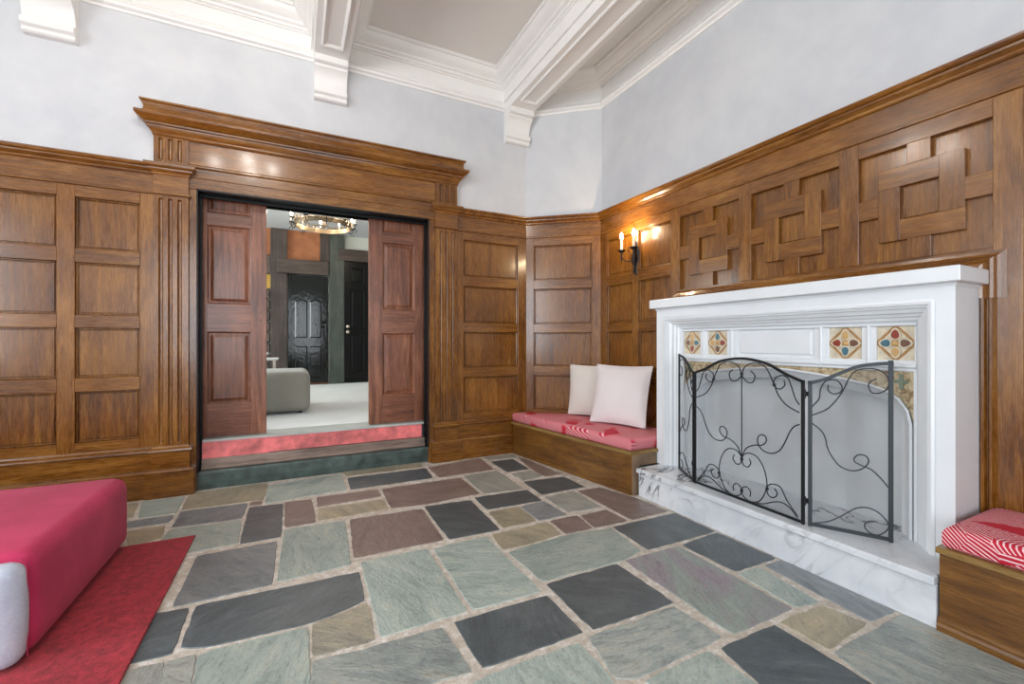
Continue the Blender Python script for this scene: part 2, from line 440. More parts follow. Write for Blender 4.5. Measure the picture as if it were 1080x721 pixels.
STONES = [
('tan',[(-0.726,3.826),(-0.742,4.153),(-0.715,4.223),(-0.217,4.252),(-0.199,4.068),(-0.221,3.799),(-0.309,3.816)]),
('plum',[(-0.299,3.714),(-0.224,3.702),(-0.222,3.779),(-0.293,3.795)]),
('blue',[(-0.723,3.804),(-0.317,3.781),(-0.325,3.472),(-0.712,3.503)]),
('green',[(-1.024,4.167),(-0.768,4.156),(-0.749,3.782),(-0.956,3.780)]),
('blue',[(-1.001,3.749),(-0.752,3.749),(-0.754,3.612),(-0.966,3.618)]),
('tan',[(-0.951,3.562),(-0.761,3.557),(-0.732,3.339),(-0.874,3.274)]),
('tan',[(-1.155,4.142),(-1.052,4.162),(-0.998,3.822),(-1.088,3.819)]),
('green',[(-0.712,3.466),(-0.326,3.433),(-0.306,3.051),(-0.510,3.043),(-0.706,3.038),(-0.726,3.336)]),
('char',[(-0.296,3.675),(-0.081,3.648),(-0.079,3.040),(-0.294,3.041)]),
('green',[(-0.199,4.170),(0.372,4.233),(0.378,3.762),(0.031,3.740),(-0.199,3.707)]),
('plum',[(-0.067,3.674),(0.113,3.651),(0.123,3.175),(-0.056,3.181)]),
('plum',[(0.151,3.680),(0.603,3.661),(0.599,3.492),(0.150,3.469)]),
('tan',[(0.150,3.420),(0.602,3.407),(0.601,3.189),(0.140,3.193)]),
('char',[(0.418,4.078),(1.114,4.065),(1.092,3.755),(0.407,3.755)]),
('tan',[(0.402,4.292),(1.125,4.323),(1.094,4.123),(0.413,4.141)]),
('plum',[(0.638,3.651),(1.312,3.645),(1.312,3.201),(0.853,3.162),(0.624,3.202)]),
('green',[(-0.059,3.136),(0.299,3.119),(0.268,2.492),(-0.079,2.476)]),
('plum',[(0.335,3.117),(0.819,3.086),(0.807,2.548),(0.297,2.558)]),
('plum',[(1.145,4.076),(1.711,4.164),(1.680,3.740),(1.148,3.736)]),
('grey',[(1.354,3.680),(1.691,3.698),(1.674,3.133),(1.339,3.176)]),
('char',[(1.761,3.993),(1.997,3.983),(1.984,3.614),(1.757,3.609)]),
('grey',[(1.758,4.178),(2.099,4.151),(2.066,4.037),(1.765,4.045)]),
('plum',[(2.076,4.006),(2.119,3.929),(2.159,3.424),(2.192,3.348),(1.998,3.352),(2.000,3.606)]),
('grey',[(1.766,3.546),(1.976,3.556),(1.988,3.363),(1.767,3.323)]),
('char',[(1.241,3.128),(1.686,3.100),(1.676,2.849),(1.238,2.870)]),
('char',[(0.847,3.121),(1.192,3.094),(1.174,2.525),(0.842,2.542)]),
('tan',[(1.227,2.816),(1.459,2.815),(1.453,2.536),(1.204,2.534)]),
('char',[(1.761,3.296),(2.149,3.254),(2.152,2.962),(1.742,2.958)]),
('blue',[(1.477,2.812),(1.684,2.826),(1.692,2.534),(1.470,2.535)]),
('tan',[(1.098,2.476),(1.503,2.487),(1.491,2.294),(1.259,2.265),(1.080,2.273)]),
('grey',[(1.732,2.898),(2.011,2.905),(1.997,2.544),(1.725,2.563)]),
('plum',[(1.534,2.497),(1.749,2.489),(1.719,2.281),(1.522,2.285)]),
('plum',[(1.775,2.476),(1.997,2.481),(1.998,2.265),(1.737,2.278)]),
('plum',[(2.044,2.897),(2.247,2.881),(2.354,2.565),(2.369,2.266),(2.041,2.266)]),
('char',[(1.850,2.230),(2.386,2.215),(2.383,1.890),(1.830,1.898)]),
('green',[(1.093,2.230),(1.508,2.264),(1.828,2.221),(1.782,1.906),(1.612,1.867),(1.114,1.885)]),
('char',[(1.118,1.851),(1.560,1.848),(1.563,1.460),(1.117,1.475)]),
('char',[(2.053,1.850),(2.378,1.871),(2.390,1.506),(2.067,1.514)]),
('violet',[(1.625,1.858),(2.021,1.847),(2.005,1.187),(1.613,1.193)]),
('green',[(2.062,1.492),(2.215,1.481),(2.166,1.162),(2.028,1.190)]),
('blue',[(2.261,1.481),(2.396,1.478),(2.400,0.971),(2.216,0.984)]),
('tan',[(1.863,1.152),(2.147,1.142),(2.185,0.983),(1.867,0.968)]),
('char',[(1.499,1.158),(1.822,1.151),(1.815,0.785),(1.517,0.781),(1.457,0.937)]),
('mix',[(1.073,1.443),(1.540,1.436),(1.555,1.202),(1.094,1.189),(1.025,1.223)]),
('green',[(1.110,1.165),(1.439,1.170),(1.454,0.975),(1.183,0.980)]),
('mix',[(1.867,0.948),(2.389,0.943),(2.399,0.835),(2.374,0.574),(2.082,0.499),(1.825,0.775)]),
('green',[(0.324,2.490),(0.687,2.479),(0.687,1.826),(0.314,1.825)]),
('green',[(0.722,2.462),(1.054,2.475),(1.060,1.811),(0.717,1.825)]),
('char',[(0.613,1.777),(1.069,1.767),(1.067,1.479),(0.621,1.484)]),
('mix',[(0.061,1.798),(0.240,1.777),(0.553,1.767),(0.578,1.483),(0.381,1.502),(0.053,1.574)]),
('green',[(0.561,1.434),(0.745,1.440),(1.013,1.429),(1.016,1.238),(1.000,1.188),(0.666,1.199),(0.523,1.413)]),
('blue',[(-0.490,2.970),(-0.098,2.976),(-0.102,2.463),(-0.494,2.450)]),
('char',[(-0.400,2.410),(0.300,2.386),(0.288,2.118),(0.222,2.088),(0.060,2.050),(-0.322,2.073),(-0.402,2.113)]),
('char',[(-0.586,2.427),(-0.431,2.411),(-0.425,2.085),(-0.586,2.099)]),
('tan_highlight',[(0.066,2.032),(0.218,2.066),(0.297,2.088),(0.289,1.818),(0.063,1.826)]),
('green',[(-0.330,2.028),(-0.287,2.040),(0.047,2.020),(0.047,1.678),(0.042,1.579),(-0.310,1.755)]),
('grey',[(-0.430,2.041),(-0.343,2.041),(-0.329,1.897),(-0.330,1.808),(-0.419,1.852)]),
('grey',[(-0.545,2.051),(-0.441,2.044),(-0.420,1.917),(-0.428,1.835),(-0.577,1.931)]),
]
# ================================================================== ROOM SHELL
YB, XR, ZC = 4.29, 2.96, 4.09         # back plaster plane, right plaster plane, ceiling
XL, YF = -4.2, -3.2                    # left wall, rear wall
DA, DB = (2.316, 4.29), (2.96, 3.75)   # chamfered corner
OX0, OX1, OZ = -.70, 1.19, 2.42        # doorway
FZ = .39                               # level of the adjoining room
S = 'structure'

def shell():
    # floor: grout bed plus every flagstone
    bm = BM()
    wbox(bm, XL-.1, 3.2, YF-.1, 4.5, -.12, -.004, mi=0)
    srs = []
    lay = bm.faces.layers.float.new('sr')
    def stone(c, pts):
        r = random.Random(int(1000*(pts[0][0]*7+pts[0][1]*13)))
        n = len(pts)
        area = sum(pts[i][0]*pts[(i+1)%n][1]-pts[(i+1)%n][0]*pts[i][1] for i in range(n))/2
        if area < 0: pts = pts[::-1]
        # subdivide and roughen the outline
        ring = []
        for i in range(n):
            a = Vector((*pts[i],0)); b = Vector((*pts[(i+1)%n],0)); L = (b-a).length
            k = max(1, int(L/.035)); nn = Vector(((b-a).y, -(b-a).x, 0)).normalized()
            for j in range(k):
                w = r.uniform(.001,.0075) if j else .001
                ring.append(a.lerp(b, j/k)+nn*w)
        m = len(ring); cen = sum(ring, Vector())/m
        top = []
        for i in range(m):
            e = ring[(i+1)%m]-ring[i-1]; nn = Vector((-e.y, e.x, 0)).normalized()
            top.append(ring[i]+nn*.0028+Vector((0,0,r.uniform(-.0006,.0006))))
        lo = [bm.verts.new(p+Vector((0,0,-.0042))) for p in ring]; hi = [bm.verts.new(p) for p in top]
        sr = r.random(); mi = 1+SLK.index(c); fs = []
        for i in range(m):
            j = (i+1)%m; fs.append(bm.faces.new((lo[i],lo[j],hi[j],hi[i])))
        fs.append(bm.faces.new(hi))
        for f in fs: f.material_index = mi; f[lay] = sr
    for c, pts in STONES: stone(c, pts)
    # the rest of the paving, outside the traced area
    r = random.Random(3)
    def inside(x, y):   # covered by the traced stones
        vx = .8944*x-.4472*y; vz = .4472*x+.8944*y
        if vz < .2: return False
        px = 540+458*vx/vz; py = 361+458*1.2/vz
        return -60 < px < 1110 and py < 742
    y = 4.18
    while y > YF:
        h = r.choice([.26,.34,.42,.3]); x = XL+.05
        while x < 2.95:
            w = r.choice([.3,.42,.55,.66,.38])
            x1 = min(x+w, 3.0)
            cs = [(x+.012,y-.012),(x1-.012,y-.012),(x1-.012,y-h+.012),(x+.012,y-h+.012)]
            mids = [((x+x1)/2, y-h/2), ((x+x1)/2, y-.02), ((x+x1)/2, y-h+.02), (x+.02, y-h/2), (x1-.02, y-h/2)]
            if not any(inside(*q) for q in cs+mids): stone(r.choice(['green','char','plum','grey','green','blue','tan','mix']), cs)
            x = x1
        y -= h
    o = obj('floor', bm, [GROUT]+[SL[k] for k in SLK], recalc=False)
    tag(o, 'irregular slate flagstone floor with pale mortar joints', 'floor', kind=S)

    # back wall, in two leaves with the pocket for the sliding doors between them
    bm = BM()
    for y0, y1 in ((YB, 4.37), (4.49, 4.58)):
        wbox(bm, XL, OX0, y0, y1, -.1, 4.3)
        wbox(bm, OX1, 2.6 if y0 < 4.4 else 4.2, y0, y1, -.1, 4.3)
        wbox(bm, OX0, OX1, y0, y1, OZ, 4.3)
    tag(obj('wall_back', bm, PLAS), 'white plaster wall around the panelled doorway', 'wall', kind=S)
    bm = BM()
    a, b = Vector((*DA,0)), Vector((*DB,0)); d = (b-a).normalized(); nn = Vector((-d.y, d.x, 0))*.1
    poly_prism(bm, [a-d*.0+Vector((0,0,-.1)), b+Vector((0,0,-.1)), b+nn+Vector((0,0,-.1)), a+nn+Vector((0,0,-.1))], [a+Vector((0,0,4.3)), b+Vector((0,0,4.3)), b+nn+Vector((0,0,4.3)), a+nn+Vector((0,0,4.3))])
    tag(obj('wall_corner', bm, PLAS), 'narrow white plaster wall cutting diagonally across the corner', 'wall', kind=S)
    bm = BM(); wbox(bm, XR, XR+.15, YF-.1, 4.0, -.1, 4.3)
    tag(obj('wall_right', bm, PLAS), 'tall white plaster wall above the fireplace panelling', 'wall', kind=S)
    # left and rear walls with their window openings
    bm = BM()
    ys = [YF, -1.9, -.3, .6, 2.2, YB]
    wbox(bm, XL-.15, XL, YF-.1, YB, -.1, .8); wbox(bm, XL-.15, XL, YF-.1, YB, 3.3, 4.3)
    for y0, y1 in ((YF-.1, -1.9), (-.3, .6), (2.2, YB)): wbox(bm, XL-.15, XL, y0, y1, .8, 3.3)
    tag(obj('wall_left', bm, PLAS), 'white plaster wall with two windows, left of the camera', 'wall', kind=S)
    bm = BM()
    wbox(bm, XL, XR, YF-.15, YF, -.1, .7); wbox(bm, XL, XR, YF-.15, YF, 3.3, 4.3)
    for x0, x1 in ((XL, -2.6), (-1.0, -.3), (1.7, XR)): wbox(bm, x0, x1, YF-.15, YF, .7, 3.3)
    tag(obj('wall_rear', bm, PLAS), 'white plaster wall with windows, behind the camera', 'wall', kind=S)
    def win(n, along, a0, a1, z0, z1, pos):
        bm = BM(); t = .06
        def q(u0,u1,w0,w1):
            if along == 'y': wbox(bm, pos-.09, pos-.03, u0, u1, w0, w1)
            else: wbox(bm, u0, u1, pos-.09, pos-.03, w0, w1)
        q(a0, a0+t, z0, z1); q(a1-t, a1, z0, z1); q(a0, a1, z0, z0+t); q(a0, a1, z1-t, z1)
        for k in (1,2): m = a0+(a1-a0)*k/3; q(m-.015, m+.015, z0, z1)
        for k in (1,2,3): m = z0+(z1-z0)*k/4; q(a0, a1, m-.015, m+.015)
        tag(obj('window_%d' % n, bm, WHITE), ['white window frame nearest the rear corner of the left wall','white window frame nearest the door end of the left wall','narrower white window frame on the rear wall','wide white window frame on the rear wall facing the doorway'][n-1], 'window', kind=S)
    win(1, 'y', -1.9, -.3, .8, 3.3, XL); win(2, 'y', .6, 2.2, .8, 3.3, XL)
    win(3, 'x', -2.6, -1.0, .7, 3.3, YF); win(4, 'x', -.3, 1.7, .7, 3.3, YF)

    bm = BM(); wbox(bm, XL, XR, YF, YB, ZC, ZC+.15)
    tag(obj('ceiling', bm, CEIL), 'pale recessed ceiling behind the beams', 'ceiling', kind=S)
shell()

# ------------------------------------------------------------------ beams, crown mouldings, corbels
BEAMS = [(-1.71, -1.42), (.150, .430), (2.045, 2.335)]
SOF = 3.71
CRP = [(0,SOF),(.012,SOF),(.02,3.725),(.045,3.735),(.05,3.75),(.035,3.775),(.03,3.79),(.04,3.793),(.04,3.80),(.02,3.803),(.02,3.925),(.034,3.93),(.034,3.94),(.05,3.945),(.055,3.96),(.08,3.97),(.085,3.985),(.12,4.005),(.145,4.04),(.15,4.055),(.165,4.06),(.165,ZC+.01),(0,ZC+.01)]
BMP = [(0,3.80),(.022,3.80),(.02,3.803),(.02,3.925),(.034,3.93),(.034,3.94),(.05,3.945),(.055,3.96),(.08,3.97),(.085,3.985),(.12,4.005),(.145,4.04),(.15,4.055),(.165,4.06),(.165,ZC+.01),(0,ZC+.01)]
def ceiling_trim():
    names = ['leftmost painted ceiling beam, cut by the upper left of the photo', 'middle painted ceiling beam above the doorway', 'painted ceiling beam nearest the chamfered corner']
    for k, (x0, x1) in enumerate(BEAMS):
        r = empty('trim_%d' % (k+1), ((x0+x1)/2, YB-.1, SOF), names[k], 'ceiling beam', kind=S)
        bm = BM(); wbox(bm, x0, x1, YF, YB, SOF, ZC); obj('beam', bm, CROWN, r)
        bm = BM()   # raised picture-frame moulding on the soffit
        i0, i1 = x0+.05, x1-.05
        pr = [(0,SOF+.001),(0,SOF-.012),(.01,SOF-.018),(.022,SOF-.012),(.03,SOF-.004),(.03,SOF+.001)]
        sweep(bm, [(i0, YF+.3), (i1, YF+.3), (i1, YB-.3), (i0, YB-.3)], pr, 1, closed=True)
        obj('soffit_moulding', bm, CROWN, r, smooth=30)
    # crown of each coffer, walls at full height, beam sides without the lowest member
    bays = [([(XL,YF),(-1.71,YF),(-1.71,YB),(XL,YB)], 'white crown moulding of the coffer left of all beams'),
            ([(-1.42,YF),(.15,YF),(.15,YB),(-1.42,YB)], 'white crown moulding of the coffer above the left of the doorway'),
            ([(.43,YF),(2.045,YF),(2.045,YB),(.43,YB)], 'white crown moulding of the coffer above the right of the doorway'),
            ([(2.335,YF),(XR,YF),(XR,3.75),(2.335,4.274)], 'white crown moulding of the narrow coffer along the fireplace wall')]
    for k, (p, l) in enumerate(bays):
        bm = BM()
        sweep(bm, p, BMP, 1, closed=True)
        # wall-hugging lower member on the back wall side
        low = CRP[:9]+[(0,3.80)]
        if k < 3: sweep(bm, [p[2], p[3]], low, 1)
        else: sweep(bm, [p[1], p[2], p[3]], low, 1)
        o = obj('trim_%d' % (k+4), bm, CROWN, smooth=28); tag(o, l, 'crown moulding', kind=S)
    for k, (x0, x1) in enumerate(BEAMS):
        ex = -.004
        pr = [(0,3.375),(.050,3.375),(.062,3.385),(.062,3.408),(.052,3.412),(.082,3.424),(.086,3.432),(.086,3.462),(.056,3.468),(.055,3.50),(.062,3.54),(.080,3.58),(.105,3.61),(.130,3.625),(.132,3.645),(.120,3.650),(.160,3.658),(.165,3.665),(.165,SOF),(0,SOF)]
        bm = BM()
        poly_prism(bm, [Vector((x0-ex, YB-d, z)) for d, z in pr], [Vector((x1+ex, YB-d, z)) for d, z in pr])
        o = obj('ceiling_corbel', bm, CROWN, smooth=25)
        tag(o, ['white scrolled corbel under the leftmost ceiling beam','white scrolled corbel under the middle ceiling beam','white scrolled corbel under the beam by the chamfered corner'][k], 'corbel', 'scrolled corbels under the ceiling beams')
ceiling_trim()

# ------------------------------------------------------------------ oak panelling
ROWS = [(.46,.835), (.935,1.305), (1.40,1.785), (1.885,2.262)]
CORN = [(0,2.497),(.04,2.497),(.046,2.505),(.046,2.515),(.055,2.522),(.066,2.535),(.068,2.545),(.08,2.55),(.088,2.562),(.09,2.573),(0,2.573)]
CORN2 = [(0,2.345),(.035,2.345),(.044,2.350),(.044,2.360),(.035,2.366),(0,2.366)]
BASE = [(0,0),(.082,0),(.082,.196),(.076,.205),(.070,.209),(.050,.210),(.050,.338),(.060,.343),(.066,.352),(.064,.364),(.054,.372),(.044,.376),(.040,.388),(0,.388)]
def frame_panel(root, fr, stiles, cols, rows, zt, zb, Wv, Wh, f=.032, p=.002):
    """stiles [(u0,u1)], cols [(u0,u1)] recesses, rows [(z0,z1)]"""
    for a, b in stiles:
        bm = BM(); bx(bm, fr, a, b, zb, zt, 0, f, .002); obj('stile', bm, Wv, root)
    zs = [zb]+[q for r in rows for q in r]+[zt]
    for a, b in cols:
        for i in range(0, len(zs), 2):
            bm = BM(); bx(bm, fr, a, b, zs[i], zs[i+1], 0, f, .002); obj('rail', bm, Wh, root)
        for z0, z1 in rows:
            bm = BM(); bx(bm, fr, a, b, z0, z1, 0, .002); bx(bm, fr, a+.018, b-.018, z0+.018, z1-.018, .002, .010, .003)
            # ovolo sticking round the recess
            for (u0,u1,w0,w1) in ((a,a+.012,z0,z1),(b-.012,b,z0,z1),(a+.012,b-.012,z0,z0+.012),(a+.012,b-.012,z1-.012,z1)):
                bx(bm, fr, u0, u1, w0, w1, .002, .017, .004)
            obj('panel', bm, Wv, root)

FB = Fr((0, YB), (1, 0), (0, -1))
FD = Fr(DA, (DB[0]-DA[0], DB[1]-DA[1]), (-.55, -.644))
FRT = Fr((XR, 0), (0, 1), (-1, 0))

def line(bm, fr, u0, u1, prof, f=0.0):
    poly_prism(bm, [fr.P(u0, z, d) for d, z in prof], [fr.P(u1, z, d) for d, z in prof])

def panelling():
    # left of the doorway
    r = empty('trim_8', (-2.5, YB, 0), 'oak wall panelling in square panels left of the doorway', 'wall panelling', kind=S)
    cols = []; u = -1.064
    while u > -4.1:
        cols.append((u-.372, u)); u -= .372+.094
    cols = [(-1.436,-1.064)]+[(-1.532-.372-k*.466, -1.532-k*.466) for k in range(5)]
    st = [(-1.064,-.977),(-1.532,-1.436)]+[(-1.532-.466-k*.466, -1.532-.372-k*.466) for k in range(5)]
    frame_panel(r, FB, st, cols, ROWS, 2.35, .37, W_V, W_X)
    bm = BM(); bx(bm, FB, -4.19, -.977, 2.36, 2.50, 0, .03); obj('frieze_board', bm, W_X, r)
    bm = BM(); line(bm, FB, -4.19, -.977, CORN); obj('cornice', bm, W_X, r, smooth=25)
    bm = BM(); line(bm, FB, -4.19, -.977, CORN2); obj('frieze_bead', bm, W_X, r, smooth=25)
    bm = BM(); line(bm, FB, -4.19, -.99, BASE); obj('skirting_board', bm, W_X, r, smooth=25)
    # right of the doorway
    r = empty('trim_9', (1.9, YB, 0), 'oak wall panelling one panel wide between doorway and chamfered corner', 'wall panelling', kind=S)
    ue = 2.305
    frame_panel(r, FB, [(1.49,1.567),(2.202,ue-.0)], [(1.567,2.202)], ROWS, 2.35, .37, W_V, W_X)
    bm = BM(); bx(bm, FB, 1.49, ue, 2.36, 2.50, 0, .03); obj('frieze_board', bm, W_X, r)
    bm = BM(); line(bm, FB, 1.49, 2.135, BASE); obj('skirting_board', bm, W_X, r, smooth=25)
    # chamfered corner
    r = empty('trim_10', (2.64, 4.02, 0), 'oak wall panelling facing across the chamfered corner behind the window seat', 'wall panelling', kind=S)
    L = hypot(DB[0]-DA[0], DB[1]-DA[1])
    frame_panel(r, FD, [(.012,.098),(.733,L-.012)], [(.098,.733)], ROWS, 2.35, .37, W_V, W_D)
    bm = BM(); bx(bm, FD, .012, L-.012, 2.36, 2.50, 0, .03); obj('frieze_board', bm, W_D, r)
    # fireplace wall
    r = empty('trim_11', (XR, 1.5, 0), 'oak wall panelling with interlaced relief above the white fireplace', 'wall panelling', kind=S)
    frame_panel(r, FRT, [(3.635,3.742),(3.165,3.247),(2.671,2.770)], [(3.247,3.635),(2.770,3.165)], ROWS, 2.35, .37, W_V, W_Y)
    # relief modules
    z0, z1 = 1.645, 2.258
    mods = [(2.662,2.117),(2.020,1.458),(1.356,.813)]
    for a, b in ((2.117,2.020),(1.458,1.356),(.813,.716)):
        bm = BM(); bx(bm, FRT, b, a, z0 if a > 1 else .37, 2.35, 0, .0335, .002); obj('stile', bm, W_V, r)
    bm = BM(); bx(bm, FRT, 2.662, 2.671, z0, 2.35, 0, .0335); obj('stile', bm, W_V, r)
    bm = BM(); bx(bm, FRT, .813, 2.671, 1.5, z0, 0, .0335, .002); obj('rail', bm, W_Y, r)
    for a, b in mods:
        bm = BM(); bx(bm, FRT, b, a, z1, 2.35, 0, .0335, .002); obj('rail', bm, W_Y, r)
        w = a-b; h = z1-z0
        # t(u) measured from the left edge (larger y) to the right
        def B(u0,u1,v0,v1,name,mat,f=.025,p=0.0,bev=.0015):
            if f > .02: f *= 1.32
            bm = BM(); bx(bm, FRT, a-u1*w, a-u0*w, z1-v1*h, z1-v0*h, p, f, bev); obj(name, bm, mat, r)
        T = .175; C0, C1 = .41, .59      # ring outer edge, cross arms
        R0, R1 = T, 1-T; I0, I1 = .352, .648
        B(0,1,0,1,'panel',W_V,.002,0,0)
        B(C0,C1,0,R0,'band',W_V); B(C0,C1,R1,1,'band',W_V)
        B(0,R0,C0,C1,'band',W_Y,.0245); B(R1,1,C0,C1,'band',W_Y,.0245)
        B(R0,I1,R0,I0,'band',W_Y,.024); B(I1,R1,R0,I1,'band',W_V,.0255); B(I0,R1,I1,R1,'band',W_Y,.024); B(R0,I0,I0,R1,'band',W_V,.0255)
        B(I0+.015,I1-.015,I0+.015,I1-.015,'lozenge',W_V,.010,.004)
    # panels beyond the chimney breast
    frame_panel(r, FRT, [(.20,.28)], [(.28,.716)], [(.46,.835),(.935,1.32),(1.40,1.78),(1.885,2.258)], 2.35, .37, W_V, W_Y)
    frame_panel(r, FRT, [(-.32,-.24)], [(-.24,.20)], ROWS, 2.35, .37, W_V, W_Y)
    frame_panel(r, FRT, [(-.84,-.76)], [(-.76,-.32)], ROWS, 2.35, .37, W_V, W_Y)
    bm = BM(); bx(bm, FRT, -3.19, 3.742, 2.36, 2.50, 0, .03); obj('frieze_board', bm, W_Y, r)
    bm = BM(); bx(bm, FRT, -3.19, -.84, .37, 2.36, 0, .025); obj('stile', bm, W_V, r)
    # one cornice running round the corner
    path = [(1.49, YB), DA, DB, (XR, -3.19)]
    rc = empty('trim_12', (2.6, 4.0, 2.34), 'oak cornice running from the doorway round the corner along the fireplace wall', 'cornice', kind=S)
    bm = BM(); sweep(bm, path, CORN, -1); obj('cornice', bm, W_Y, rc, smooth=25)
    bm = BM(); sweep(bm, path, CORN2, -1); obj('frieze_bead', bm, W_Y, rc, smooth=25)
    # oak moulding framing the mantelpiece
    r = empty('trim_13', (2.9, .8, .34), 'oak moulding with mitred cap running behind the right end of the white mantelpiece', 'moulding', kind=S)
    pr = [(.0,0),(.095,0),(.095,.018),(.078,.03),(.055,.033),(.045,.05),(.02,.055),(.0,.055)]
    pcap = [(0,0),(.078,0),(.078,.012),(.062,.015),(.05,.024),(.044,.044),(.034,.052),(.022,.046),(.014,.062),(0,.066)]
    bm = BM()   # cap: along the top of the shelf and down at its right end (profile measured away from the shelf, and out of the wall)
    def run(P0, P1, pf, mode):
        pass
    ztop = 1.552; yr = .845
    rings = []
    for (y, z, sy, sz) in ((2.70, ztop, 0, 1), (yr, ztop, -1, 1), (yr, 1.405, -1, 0)):
        rings.append([bm.verts.new((XR-.025-d, y+sy*o, z+sz*o)) for o, d in pcap])
    RP = [[v.co.copy() for v in q] for q in rings]; bm.free()
    for A, Bq, mt in ((RP[0], RP[1], W_Y), (RP[1], RP[2], W_V)):
        bm = BM(); poly_prism(bm, A, Bq); obj('cap_moulding', bm, mt, r, smooth=25)
    bm = BM()
    prof = [(.845,.05),(.838,.058),(.83,.05),(.826,.03),(.822,.03),(.815,.042),(.806,.042),(.80,.030),(.797,.0),(.845,0)]
    poly_prism(bm, [Vector((XR-.025-d, y, .345)) for y, d in prof], [Vector((XR-.025-d, y, 1.405)) for y, d in prof])
    obj('column_moulding', bm, W_V, r, smooth=25)
panelling()

# ------------------------------------------------------------------ doorcase
def flute_face(bm, fr, u0, u1, z0, z1, dep, cents, fz0, fz1, r=.0145):
    us = [u0]; 
    for c in cents: us += [c-r*1.02+ (2.04*r)*k/8 for k in range(9)]
    us.append(u1)
    zs = [z0]+[fz0-r*1.02+k*r*1.02/4 for k in range(5)]+[fz0+(fz1-fz0)*k/6 for k in range(1,6)]+[fz1+k*r*1.02/4 for k in range(5)]+[z1]
    def dd(u, z):
        for c in cents:
            zz = min(max(z, fz0), fz1); q = hypot(u-c, z-zz)
            if q < r: return dep-sqrt(r*r-q*q)*1.1
        return dep
    g = [[bm.verts.new(fr.P(u, z, dd(u, z))) for u in us] for z in zs]
    for i in range(len(zs)-1):
        for j in range(len(us)-1): bm.faces.new((g[i][j],g[i][j+1],g[i+1][j+1],g[i+1][j]))
    # sides back to the wall
    for (P, Q) in ((u0,u0),(u1,u1)):
        pass
    bx(bm, fr, u0, u1, z0, z1, 0, dep-.018)
    a = [bm.verts.new(fr.P(u0,z0,dep-.018)),bm.verts.new(fr.P(u0,z1,dep-.018))]
    b = [bm.verts.new(fr.P(u1,z0,dep-.018)),bm.verts.new(fr.P(u1,z1,dep-.018))]
    def fc(*ps): bm.faces.new([bm.verts.new(fr.P(*p)) for p in ps])
    for u in (u0,u1): fc((u,z0,dep-.018),(u,z0,dep),(u,z1,dep),(u,z1,dep-.018))
    for z in (z0,z1): fc((u0,z,dep-.018),(u1,z,dep-.018),(u1,z,dep),(u0,z,dep))

def jogsweep(bm, fr, u0, u1, dep, prof):
    """profile carried across a projecting block with short returns at both ends"""
    n = len(prof); zz = prof
    R = [[bm.verts.new(fr.P(u0-d, z, -.0)) for d, z in zz],
         [bm.verts.new(fr.P(u0-d, z, dep+d)) for d, z in zz],
         [bm.verts.new(fr.P(u1+d, z, dep+d)) for d, z in zz],
         [bm.verts.new(fr.P(u1+d, z, -.0)) for d, z in zz]]
    for A, Bq in zip(R, R[1:]):
        for j in range(n):
            l = (j+1) % n; bm.faces.new((A[j],A[l],Bq[l],Bq[j]))
    bm.faces.new(R[0]); bm.faces.new(R[-1][::-1])

